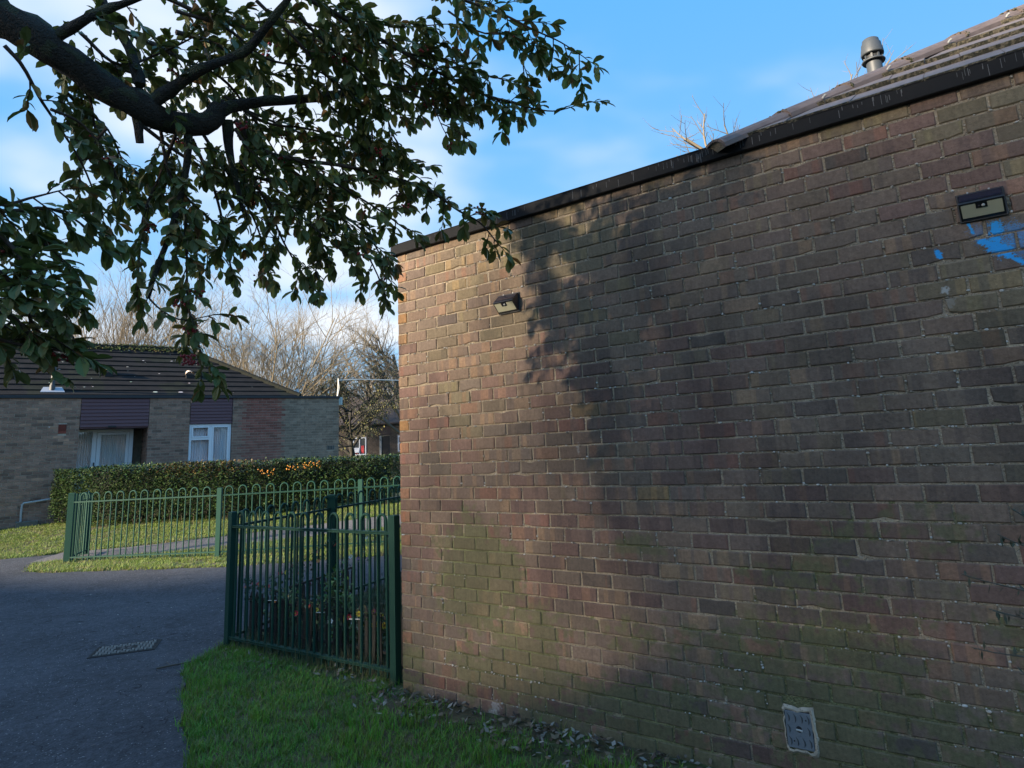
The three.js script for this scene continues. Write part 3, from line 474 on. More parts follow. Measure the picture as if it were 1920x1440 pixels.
garland('flower garland of orange and yellow blooms climbing along the side fence', [V(-2.5, .42, -6.25), V(-2.36, .5, -6.7), V(-2.25, .6, -7.05), V(-2.13, .66, -7.35)], 502, 13, ['orange', 'yellow', 'pink', 'red', 'orange'], .3);
garland('sparse garland of purple and yellow blooms hanging at the middle post of the side fence', [V(-2.06, .72, -7.45), V(-1.9, .62, -7.8), V(-1.72, .6, -8.2), V(-1.58, .72, -8.55)], 503, 8, ['purple', 'yellow', 'purple', 'white'], .4);
{
  const spots = [[-1.27, -5.42, .3, 'yellow', 'yellow flower clump by the fence post at the wall'], [-1.42, -5.55, .28, 'white', 'white flower clump in the little garden by the wall end'], [-1.62, -5.72, .22, 'yellow', 'small pale yellow flower clump in the middle of the little garden']];
  spots.forEach(([x, z, h, k, label], i) => {
    const o = thing('flower_clump', label, 'flowers', [x, 0, z]), rnd = mulberry(530 + i), L = [], st = new MB();
    for (let j = 0; j < 9; j++) { const a = rnd() * 6.3, r = rnd() * .07, y = h * (.7 + .4 * rnd()); st.tube([V(0, 0, 0), V(Math.cos(a) * r * .5, y * .6, Math.sin(a) * r * .5), V(Math.cos(a) * r, y, Math.sin(a) * r)], .0025, 4); blossom(o, Math.cos(a) * r, y, Math.sin(a) * r, .028, k, rnd); }
    st.build('stems', M(C(.04, .08, .03), .8), o);
    for (let j = 0; j < 60; j++) { const a = rnd() * 6.3, r = rnd() * .08; L.push([mat4(Math.cos(a) * r, rnd() * h * .8, Math.sin(a) * r, -1 + rnd(), rnd() * 6.3, 0, .05 + rnd() * .04), C(.035, .07 + rnd() * .04, .025)]); }
    inst('leaves', leafSmall, M(0xffffff, .7, dbl), L, o);
  });
}
{
  const spots = [[-2.28, -6.25, .34, 'low bushy green plant near the left corner of the little garden'], [-1.95, -6.0, .3, 'leafy green plant in the middle of the little garden'], [-1.66, -6.05, .38, 'taller leafy green plant behind the middle bars of the near fence'], [-1.5, -5.6, .26, 'small leafy green plant beside the white flower clump'], [-2.0, -6.7, .4, 'leafy green plant at the back of the little garden near the thick post']];
  spots.forEach(([x, z, h, label], i) => {
    const o = thing('garden_plant', label, 'plant', [x, 0, z]), rnd = mulberry(560 + i), L = [], st = new MB();
    for (let j = 0; j < 14; j++) { const a = rnd() * 6.3, r = .04 + rnd() * .14, y = h * 1.35 * (.45 + .55 * rnd()), p = [V(0, 0, 0), V(Math.cos(a) * r * .4, y * .6, Math.sin(a) * r * .4), V(Math.cos(a) * r, y, Math.sin(a) * r)]; st.tube(p, .002, 4); for (let k = 0; k < 16; k++) { const q = p[1].clone().lerp(p[2], rnd() * 1.1 - .1); L.push([mat4(q.x + (rnd() - .5) * .05, q.y + (rnd() - .5) * .05, q.z + (rnd() - .5) * .05, -1.2 + rnd() * 1.6, rnd() * 6.3, 0, .022 + rnd() * .03), C(.05 + .05 * rnd(), .11 + .09 * rnd(), .03)]); } }
    st.build('stems', M(C(.05, .08, .03), .8), o); inst('leaves', leafSmall, M(0xffffff, .6, dbl), L, o);
  });
}
{ // drain cover in the tarmac
  const o = thing('drain_cover', 'grey cast-iron drain cover with raised studs set in the tarmac', 'drain cover', [-3.57, .008, -6.1], .34), W = .225, D = .15, iron = M(C(.022, .022, .021), .9, { metalness: .3, bumpMap: rp(grainB, 6), bumpScale: .002 });
  const fr = new MB(); for (const q of [[-W - .022, -W - .004, -D - .022, D + .022], [W + .004, W + .022, -D - .022, D + .022]]) fr.box(q[0], q[1], -.02, .005, q[2], q[3]); for (const q of [[-D - .022, -D - .004], [D + .004, D + .022]]) fr.box(-W - .004, W + .004, -.02, .005, q[0], q[1]); fr.build('frame', iron, o);
  const ld = new MB(); ld.bbox(-W, W, -.02, .0035, -D, D, .001); ld.build('lid', iron, o);
  const st = new MB(); for (let i = 0; i < 13; i++) for (let j = 0; j < 6; j++) { const x = -W + .025 + i * (2 * W - .05) / 12, z = -D + .03 + j * (2 * D - .06) / 5; if (Math.abs(x) < .07 && Math.abs(z) < .06) continue; const k = .011; (i + j) & 1 ? st.box(x - k * 1.5, x + k * 1.5, .0035, .011, z - k * .6, z + k * .6, 'd') : st.box(x - k * .7, x + k * .7, .0035, .011, z - k * 1.7, z + k * 1.7, 'd'); }
  stuff(st.build('studs', M(C(.2, .19, .17), .7), o));
  const pl = new MB(); pl.bbox(-.06, .06, .0035, .0075, -.042, .042, .001); pl.build('name_plate', iron, o);
  for (const x of [-.025, .025]) { const b = new MB(); b.bbox(x - .014, x + .014, .0075, .0095, -.02, .02, .001); b.build('lifting_boss', M(C(.09, .085, .08), .7, { metalness: .3 }), o); }
}
// ================================================================ HOUSE ACROSS THE PATH
const FA = Math.atan2(.619, .785);    // facade turn: local x -> (.785, 0, -.619)
const FP = (s, h, d = 0) => [-12.092 + .785 * s + .619 * d, .296 + h, -16.139 - .619 * s + .785 * d];
const noiseFine = rp(grain, 1.5);
const farBrickMat = MV(.93, { map: noiseFine, bumpMap: rp(grainB, 5), bumpScale: .003 });
const farMortar = M(C(.5, .42, .33), .95, { map: rp(grain, 2) });
function brickPanel(mb, x0, x1, y0, y1, tone, seed, holes = [], depth = .01) {   // courses of real bricks on the local z = 0 face
  const c0 = Math.round(y0 / CP), c1 = Math.round(y1 / CP);
  for (let c = c0; c < c1; c++) for (let x = Math.floor(x0 / .225) * .225 - (c & 1 ? .1125 : 0); x < x1; x += .225) {
    let a = Math.max(x + .005, x0), b = Math.min(x + .22, x1); if (b - a < .02) continue;
    const ya = c * CP + .005, yb = (c + 1) * CP - .005, k = Math.round(x / .1125);
    const segs = [[a, b]];
    for (const h of holes) if (yb > h[2] + .01 && ya < h[3] - .01) for (let i = segs.length - 1; i >= 0; i--) { const [p, q] = segs[i]; if (q > h[0] && p < h[1]) { segs.splice(i, 1); if (p < h[0] - .01) segs.push([p, h[0]]); if (q > h[1] + .01) segs.push([h[1], q]); } }
    const t = tone(a + .1, c * CP, c, k), v = .78 + .44 * h2(c, k, seed); mb.color(t[0] * v, t[1] * v, t[2] * v);
    for (const [p, q] of segs) mb.box(p, q, ya, yb, -.02, depth + (h2(c, k, seed + 1) - .5) * .004, 'b');
  }
  mb.color(1, 1, 1);
}
const fTone = (x, y, c, k) => {
  const r = h2(c, k, 901);
  if (x > 4.75 && x < 6.0 && y > .3) { const e = sstep(4.75, 4.95, x + (r - .5) * .2) * sstep(6.05, 5.85, x + (r - .5) * .2), up = y > 1.95 ? 1 : .55 + .3 * r; return [lerp(.355, .33, e * up), lerp(.212, .125, e * up), lerp(.15, .09, e * up)]; }
  if (x > 5.9) return [.335, .245, .175];
  return r < .12 ? [.24, .15, .108] : r > .9 ? [.43, .25, .165] : [.355, .212, .15];
};
const house = thing('bungalow', 'grey-brown brick bungalow with dark tiled roof and purple cladding behind the hedge', 'house', FP(0, 0), FA);
{
  // openings: porch 0.975..2.5 (full height to 2.23), window 3.49..4.575
  const porch = [.975, 2.5, -1, 2.96], win = [3.485, 4.578, .7, 2.96], holes = [porch, win, [.54, .715, 2.09, 2.325], [7.34, 7.59, 1.39, 1.52]];
  const body = new MB(); body.us = 1;
  for (const q of [[-6, .97, -.3, 2.96], [2.505, 3.48, -.3, 2.96], [4.583, 7.72, -.3, 2.96], [3.48, 4.583, -.3, .7]]) body.box(q[0], q[1], q[2], q[3], -.28, .001);
  body.box(-6, 7.72, -.3, 2.96, -7, -1.4); body.box(-6, .9, -.3, 2.96, -1.4, -.28); body.box(2.58, 7.72, -.3, 2.96, -1.4, -.62);
  const wall = body.build('wall', farMortar, house);
  const mb = new MB(); mb.us = 1; brickPanel(mb, -6, 7.72, -.15, 2.96, fTone, 905, holes); stuff(mb.build('brickwork', farBrickMat, wall));
  // porch reveal: bricks on the right-hand return
  const rv = new MB(); brickPanel(rv, -.9, -.0, -.15, 2.26, (x, y, c, k) => fTone(1, y, c, k), 915, [], .01); const rm = rv.build('porch_brickwork', farBrickMat, wall); stuff(rm); rm.position.set(2.505, 0, 0); rm.rotation.y = -Math.PI / 2; rm.scale.x = -1; rm.scale.x = 1; rm.position.set(2.498, 0, -.9); rm.rotation.y = -Math.PI / 2;
  rm.position.z = 0; 
  const rv2 = new MB(); rv2.box(.97, .972, -.3, 2.26, -.9, 0); rv2.build('porch_side', farMortar, wall);
  // cladding boards over porch and window
  const clad = M(C(.13, .055, .058), .6, { bumpMap: rp(grainB, 3), bumpScale: .001 });
  const boards = (x0, x1, y0, y1, z, n) => { const h = (y1 - y0) / n; for (let i = 0; i < n; i++) { const b = new MB(), a = y0 + i * h; b.quad([x0, a, z + .022], [x1, a, z + .022], [x1, a + h * .86, z + .004], [x0, a + h * .86, z + .004]); b.quad([x0, a, z - .01], [x1, a, z - .01], [x1, a, z + .022], [x0, a, z + .022]); b.quad([x0, a + h * .86, z + .004], [x1, a + h * .86, z + .004], [x1, a + h, z], [x0, a + h, z]); b.build('cladding_board', clad, house); } };
  boards(.985, 2.49, 2.235, 2.955, .0, 8); boards(3.497, 4.57, 2.262, 2.955, .0, 8);
  const soff = new MB(); soff.box(.985, 2.49, 2.2, 2.24, -.75, -.012); soff.build('porch_soffit', clad, house);
  const tr = new MB(); tr.box(4.571, 4.582, 2.25, 2.955, -.01, .03); tr.build('cladding_trim', M(C(.05, .012, .018), .6), house);
  // white glazed door and side light, set back in the porch
  const upvc = M(C(.78, .79, .8), .35), glass = new THREE.MeshPhysicalMaterial({ color: 0xffffff, transmission: 1, thickness: 0, roughness: .03, ior: 1.5 });
  const net = M(C(.52, .53, .52), .95, dbl), net2 = M(C(.6, .6, .62), .95, dbl);
  const drape = (parent, x0, x1, y0, y1, z, m, n, amp, seed) => { const mb2 = new MB(), N = n * 6, f = i => amp * Math.sin(i / 6 * 6.283 + 2 * vn(i * .13, seed)) * (.5 + vn(i * .3, seed + 3)); for (let i = 0; i < N; i++) { const xa = lerp(x0, x1, i / N), xb = lerp(x0, x1, (i + 1) / N); mb2.quad([xa, y0, z + f(i)], [xb, y0, z + f(i + 1)], [xb, y1, z + f(i + 1) * .7], [xa, y1, z + f(i) * .7]); } return mb2.build('net_curtain', m, parent); };
  const room = M(C(.12, .11, .1), .9);
  const door = new THREE.Group(); door.name = 'door'; door.position.set(0, 0, -.75); house.add(door);
  const D = (n, q, m = upvc) => { const b = new MB(); b.bbox(...q, .006); return b.build(n, m, door); };
  D('frame', [1.33, 1.43, 0, 2.2, -.04, .03]); D('frame', [2.17, 2.265, 0, 2.2, -.04, .03]); D('frame', [1.43, 2.17, 2.13, 2.2, -.04, .03]); D('stile', [1.435, 1.53, .05, 2.125, -.03, .036]); D('stile', [2.095, 2.165, .05, 2.125, -.03, .036]); D('rail', [1.53, 2.095, 2.06, 2.125, -.03, .036]); D('rail', [1.53, 2.095, .05, .25, -.03, .036]);
  { const b = new MB(); b.box(1.53, 2.095, .25, 2.06, -.004, .004); b.build('glass', glass, door); } drape(door, 1.53, 2.095, .25, 2.06, -.05, net, 11, .012, 31);
  { const b = new MB(); b.tube([V(1.4, 1.26, .06), V(1.4, 1.36, .06)], .014, 8); b.build('handle', M(C(.02, .02, .022), .4), door); }
  const sl = new THREE.Group(); sl.name = 'side_light'; sl.position.set(0, 0, -.75); house.add(sl);
  { const b = new MB(); b.bbox(.98, 1.02, 0, 2.2, -.04, .03, .005); b.bbox(1.02, 1.33, 2.15, 2.2, -.04, .03, .005); b.bbox(1.02, 1.33, 0, .1, -.04, .03, .005); b.build('frame', upvc, sl); const g = new MB(); g.box(1.02, 1.33, .1, 2.15, -.004, .004); g.build('glass', glass, sl); drape(sl, 1.02, 1.33, .1, 2.15, -.05, net, 6, .012, 32); }
  { const b = new MB(); b.box(.975, 2.3, 0, 2.2, -.5 - .38, -.86); b.build('inner_wall', room, house); }
  { const b = new MB(); b.bbox(1.585, 1.765, 2.215, 2.262, -.03, .03, .006); b.build('porch_lamp', M(C(.012, .012, .014), .5), house); }
  // window with top-hung light
  const W = new THREE.Group(); W.name = 'window'; W.position.set(0, 0, -.06); house.add(W);
  const F = (n, q) => { const b = new MB(); b.bbox(...q, .005); return b.build(n, upvc, W); };
  F('frame', [3.492, 3.55, .72, 2.25, -.04, .03]); F('frame', [4.51, 4.57, .72, 2.25, -.04, .03]); F('frame', [3.55, 4.51, 2.19, 2.25, -.04, .03]); F('frame', [3.55, 4.51, .72, .78, -.04, .03]); F('mullion', [4.0, 4.075, .78, 2.19, -.04, .032]); F('transom', [3.55, 4.0, 1.82, 1.885, -.04, .032]);
  for (const q of [[3.55, 4.0, 1.885, 2.19], [4.075, 4.51, .78, 2.19]]) { const e = .038; F('sash', [q[0], q[0] + e, q[2], q[3], -.03, .045]); F('sash', [q[1] - e, q[1], q[2], q[3], -.03, .045]); F('sash', [q[0] + e, q[1] - e, q[3] - e, q[3], -.03, .045]); F('sash', [q[0] + e, q[1] - e, q[2], q[2] + e, -.03, .045]); }
  for (const q of [[3.55, 4.0, 1.885, 2.19], [3.55, 4.0, .78, 1.82], [4.075, 4.51, .78, 2.19]]) { const g = new MB(); g.box(...q, -.004, .004); g.build('pane', glass, W); }
  drape(W, 3.55, 4.0, .78, 2.19, -.09, net2, 7, .02, 41); drape(W, 4.07, 4.51, .78, 2.19, -.09, net2, 8, .02, 44);
  F('sill', [3.47, 4.59, .68, .72, -.02, .09]);
  { const b = new MB(); b.box(3.48, 4.58, .7, 2.95, -.4, -.35); b.build('inner_wall', room, house); }
  { const o = new MB(); o.tube([V(4.2, .8, -.05), V(4.2, 1.0, -.05), V(4.22, 1.12, -.05)], [.05, .045, .01], 8); o.build('vase', M(C(.6, .55, .45), .5), W); }
  // fascia and gutter
  const fm = M(C(.012, .014, .018), .45); const fb = new MB(); fb.bbox(-6, 7.74, 2.96, 3.03, -.02, .05, .005); fb.build('fascia', fm, house); { const fe = new MB(); fe.box(7.722, 7.76, 2.96, 3.03, -7, -.022); fe.build('fascia', fm, house); const ft = new MB(); ft.box(-6, 7.72, 2.97, 3.01, -7, -.025); ft.build('flat_roof', M(C(.05, .05, .05), .95), house); }
  // air bricks, overflow, vents
  { const a = new THREE.Group(); a.name = 'air_brick'; house.add(a); const tc = M(C(.22, .05, .03), .85); const b = new MB(); b.box(.545, .712, 2.096, 2.32, -.02, .002); b.build('backing', M(C(.05, .012, .01), .9), a); const h = new MB(); for (let i = 0; i < 7; i++) h.box(.548 + i * .0235, .562 + i * .0235, 2.172, 2.316, 0, .014); h.box(.545, .712, 2.162, 2.172, 0, .015); h.box(.545, .712, 2.096, 2.155, 0, .013); h.build('louvre', tc, a); }
  { const b = new MB(); b.tube([V(.36, 2.26, -.02), V(.36, 2.255, .07)], .011, 8); b.build('overflow_pipe', M(C(.7, .7, .68), .5), house); }
  { const a = new THREE.Group(); a.name = 'vent_grille'; house.add(a); const b = new MB(); b.box(7.345, 7.585, 1.395, 1.515, -.02, .004); b.build('backing', M(C(.02, .02, .02), .9), a); const h = new MB(); for (let i = 0; i < 5; i++) h.box(7.35 + i * .05, 7.38 + i * .05, 1.4, 1.51, .004, .016); h.build('slats', M(C(.16, .15, .13), .8), a); }
  // waste pipe and gully at the foot
  { const g = M(C(.42, .43, .43), .5), b = new MB(); b.tube([V(.55, .555, .12), V(.2, .52, .12), V(.0, .50, .12), V(-.03, .47, .12), V(-.035, .3, .12), V(-.03, .06, .12)], .022, 10); b.build('waste_pipe', g, house); const c = new MB(); c.bbox(-.12, .3, -.1, .09, .03, .3, .012); c.build('gully_kerb', M(C(.16, .155, .13), .95, { map: noiseFine }), house); }
  // roof: slates in stepped courses, hip at the right
  const tm = tex(1024, 1024, (a, b, i, j) => { const n = fbm(a * 20, b * 20, 950, 5, 20), m = fbm(a * 6, b * 6, 955, 3, 6); let k = .6 + .7 * n; const li = fbm(a * 34, b * 34, 960, 2, 34), big = fbm(a * 5, b * 5, 966, 2, 5); let r = .017 * k, g = .017 * k, bl = .018 * k; if (li > .95) { r = .36; g = .36; bl = .33; } else if (m > .62) { r *= 1.1; g *= 1.25; bl *= .9; } return [r, g, bl]; }, true, [.33, .33]);
  const rm2 = new THREE.MeshPhysicalMaterial({ color: 0xffffff, roughness: .95, specularIntensity: .3, map: tm, bumpMap: rp(grainB, 4), bumpScale: .004 });
  const roof = new THREE.Group(); roof.name = 'roof'; house.add(roof);
  const tan = .625, run = 2.62, rows = 10, xh = 6.5, st = run / rows;
  for (let i = 0; i < rows; i++) {
    const d0 = i * st - .02, d1 = (i + 1) * st + .05, th = .042, x1a = xh - d0, x1b = xh - d1, mb2 = new MB(), n = 26;
    const y = d => 3.0 + Math.max(0, d) * tan, xs = k => lerp(-6, 1, k / n);
    for (let k = 0; k < n * 2; k++) { const t0 = k / (n * 2), t1 = (k + 1) / (n * 2), A = lerp(-6, x1a, t0), B = lerp(-6, x1a, t1), Cc = lerp(-6, x1b, t1), Dd = lerp(-6, x1b, t0), w = (vn(k * .9, i * 3, 66) - .5) * .008, w1 = (vn((k + 1) * .9, i * 3, 66) - .5) * .008; const o = th + .012; mb2.quad([A, y(d0) + o + w, -d0], [B, y(d0) + o + w1, -d0], [Cc, y(d1) + .008, -d1], [Dd, y(d1) + .008, -d1]); mb2.quad([A, y(d0) - .02, -d0 - .004], [B, y(d0) - .02, -d0 - .004], [B, y(d0) + o + w1, -d0], [A, y(d0) + o + w, -d0]); }
    mb2.build('tile_course', rm2, roof);
    // hip-end slope
    const h = new MB(); h.quad([xh - d0, y(d0) + th, -d0], [xh - d0, y(d0) + th, -5.24 + d0], [xh - d1, y(d1) + .008, -5.24 + d1], [xh - d1, y(d1) + .008, -d1]); h.build('hip_course', rm2, roof);
  }
  { const b = new MB(); b.quad([-6, 3 + run * tan, -run], [xh - run, 3 + run * tan, -run], [xh - run, 3, -run * 2], [-6, 3, -run * 2]); b.build('rear_slope', rm2, roof); }
  const rm3 = new THREE.MeshPhysicalMaterial({ roughness: .95, specularIntensity: .3, map: tm, color: C(1.1, 1.2, .9) });
  for (let i = 0; i < 22; i++) { const x1 = xh - run + .05 - i * .45, b = new MB(), y = 3 + run * tan + .03; if (x1 < -6) break; b.tube([V(x1, y, -run), V(x1 - .225, y + .006, -run), V(x1 - .455, y - .004, -run)], [.085, .085, .082], 10); b.build('ridge_tile', rm3, roof); }
  for (let i = 0; i < 11; i++) { const a = i * .34, b = a + .36, P = t => V(xh - t * .577 * 1.2, 3.03 + t * .577 * 1.2 * tan, -t * .577 * 1.2); if (b * .692 > run) break; const q = new MB(); q.tube([P(a), P(b)], [.085, .078], 8); q.build('hip_tile', rm3, roof); }
  // moss on the ridge
  { const rnd = mulberry(97), L = []; for (let i = 0; i < 1500; i++) { const x = -3 + rnd() * 6.9, e = rnd(), d = run - rnd() * rnd() * .3; L.push([mat4(x, 3 + d * tan + .06 + rnd() * .05 + (d > run - .05 ? .05 : 0), -d, rnd() * 6, rnd() * 6, 0, .012 + rnd() * .022, .01 + rnd() * .012, .02), C(.04 + rnd() * .04, .05 + rnd() * .04, .02)]); } inst('ridge_moss', new THREE.IcosahedronGeometry(1, 0), M(0xffffff, 1), L, roof); }
  // lichen rosettes
  { const rnd = mulberry(99), L = [], g = new THREE.CylinderGeometry(1, 1, .06, 7); for (let i = 0; i < 48; i++) { const d = rnd() * 2.5, x = -3 + rnd() * (8.8 - d), r = .008 + rnd() * rnd() * .05, row = (d % st) / st; L.push([mat4(x, 3 + d * tan + .05 - row * .03 + .004, -d, .56, 0, 0, r * (1 + rnd()), .05, r * .7), C(.42 + rnd() * .15, .43 + rnd() * .14, .4 + rnd() * .12)]); } inst('lichen', g, M(0xffffff, .95), L, roof); }
  // roof vents and soil pipe
  for (const [px, py, label] of [[1.62, 1.0, 0], [3.62, .98, 0]]) { const v = new THREE.Group(); v.name = 'roof_vent'; roof.add(v); const d = py, y = 3.05 + d * tan, b = new MB(); for (let k = 0; k < 8; k++) { const a0 = Math.PI * k / 8, a1 = Math.PI * (k + 1) / 8, P = (a, z, s) => [px + Math.cos(a) * .14 * s, y + .02 + Math.sin(a) * .13 * s + (z > 0 ? 0 : .12), -d + z]; b.quad(P(a0, .1, 1), P(a1, .1, 1), P(a1, -.16, .55), P(a0, -.16, .55)); } b.build('hood', M(C(.6, .48, .38), .85, { ...dbl }), v); const c = new MB(); c.box(px - .1, px + .1, y - .05, y + .07, -d + .0, -d + .06); c.build('throat', M(C(.02, .02, .02), .9), v); }
  { const v = new THREE.Group(); v.name = 'soil_pipe'; roof.add(v); const d = .22, y = 3.03 + d * tan, b = new MB(); b.tube([V(.36, y - .05, -d), V(.36, y + .14, -d)], .062, 12); b.tube([V(.36, y + .14, -d), V(.365, y + .66, -d)], .048, 12); b.tube([V(.365, y + .62, -d), V(.365, y + .7, -d)], .058, 12); b.build('pipe', M(C(.06, .065, .07), .55), v); const f = new MB(); f.quad([.12, y - .03, -d + .1], [.62, y - .03, -d + .1], [.56, y + .1, -d - .07], [.18, y + .1, -d - .07]); f.quad([.12, y - .045, -d + .105], [.62, y - .045, -d + .105], [.62, y - .03, -d + .1], [.12, y - .03, -d + .1]); f.build('lead_flashing', M(C(.36, .38, .42), .6), v); }
  { const b = new MB(); b.tube([V(6.62, 3.0, -.6), V(6.62, 3.22, -.6), V(6.62, 3.3, -.6)], [.05, .06, .035], 10); b.build('roof_terminal', M(C(.5, .53, .56), .4), roof); }
}
{ // white cable post on the roof corner and the box beside it
  const p = FP(7.69, 3.03, -.05), o = thing('cable_post', 'thin white post with a white cable running off its top at the bungalow corner', 'cable post', p, FA), w = M(C(.62, .62, .58), .6);
  const b = new MB(); b.tube([V(0, -.02, 0), V(.03, .25, 0), V(.035, .56, 0)], .018, 8); b.tube([V(.005, 0, .02), V(.06, .26, .02), V(.03, .5, .02)], .008, 6); b.build('post', w, o);
  const c = new MB(), q = []; for (let i = 0; i <= 24; i++) { const t = i / 24; q.push(V(.03 + t * 9, .5 + .05 * Math.min(1, t * 12) - .34 * t * (1 - t) * .3 + t * .0, .0)); } c.tube(q, .016, 7); c.build('cable', w, o);
  const bx = FP(7.79, 2.76, -.12), j = thing('junction_box', 'small pale junction box on the bungalow corner under the white post', 'box', bx, FA); const jb = new MB(); jb.bbox(-.065, .085, 0, .24, -.05, .05, .01); jb.build('casing', M(C(.5, .55, .52), .5), j); const jl = new MB(); jl.box(.005, .012, .01, .23, .05, .053); jl.build('lid_seam', M(C(.2, .22, .22), .7), j);
}
{ // bungalow further back, seen between the house corner and the near wall
  const o = thing('bungalow', 'far brick bungalow half hidden under a tree with a dark doorway', 'house', [-11.5, .46, -40], .04), br = new MB();
  const body = new MB(); body.box(-5, 10, -.3, 2.75, -6, -.001); const wall = body.build('wall', M(C(.2, .18, .16), .95), o);
  const hs = [[.8, 1.62, .0, 2.0], [2.45, 3.0, 0, 2.02], [3.42, 4.3, 1.0, 2.0]];
  brickPanel(br, -5, 10, 0, 2.75, (x, y, c, k) => [.085, .068, .058], 1201, hs, .012); stuff(br.build('brickwork', farBrickMat, wall));
  const up = M(C(.6, .64, .72), .4), dk = M(C(.015, .015, .017), .8), gl = new THREE.MeshPhysicalMaterial({ color: C(.5, .55, .6), roughness: .08, metalness: .0 });
  const F = (n, q, m = up) => { const b = new MB(); b.bbox(...q, .006); return b.build(n, m, o); };
  F('door_panel', [.84, 1.6, .1, .95, 0, .03]); F('frame', [.82, .88, .95, 1.98, 0, .05]); F('frame', [1.54, 1.6, .95, 1.98, 0, .05]); F('frame', [.88, 1.54, 1.92, 1.98, 0, .05]); F('frame', [.88, 1.54, .95, 1.02, 0, .05]); F('mullion', [1.18, 1.24, 1.02, 1.92, 0, .05]); F('pane', [.88, 1.18, 1.02, 1.92, -.02, .01], M(C(.06, .07, .08), .1)); F('pane', [1.24, 1.54, 1.02, 1.92, -.02, .01], M(C(.06, .07, .08), .1));
  { const s = F('open_sash', [.86, 1.2, 1.62, 1.92, 0, .04]); s.rotation.x = -.3; s.position.set(0, -.45, .58); }
  F('red_ornament', [.98, 1.14, 1.04, 1.34, .012, .03], M(C(.5, .04, .05), .6)); F('red_ornament', [1.3, 1.47, 1.06, 1.5, .012, .03], M(C(.5, .05, .06), .6));
  F('doorway', [2.52, 2.98, 0, 2.0, -.05, .015], dk); F('door_frame', [2.38, 2.5, 0, 2.02, 0, .06], M(C(.25, .27, .28), .6)); F('frame', [3.46, 4.3, 1.05, 1.98, 0, .03]); F('pane', [3.52, 4.24, 1.12, 1.5, .012, .036], M(C(.12, .14, .17), .1)); F('pane', [3.52, 4.24, 1.58, 1.9, .012, .036], M(C(.12, .14, .17), .1));
  { const b = new MB(); b.box(2.2, 3.05, 2.05, 2.75, -.01, .04); b.build('cladding', M(C(.03, .022, .026), .6), o); const r = new MB(); r.quad([-5.3, 2.72, .3], [10.3, 2.72, .3], [8, 4.6, -3], [-3, 4.6, -3]); r.quad([-5.3, 2.68, .31], [10.3, 2.68, .31], [10.3, 2.76, .3], [-5.3, 2.76, .3]); r.quad([10.3, 2.72, .3], [10.3, 2.72, -6.3], [8, 4.6, -3], [8, 4.6, -3]); r.build('roof', M(C(.06, .045, .04), .9), o); }
}
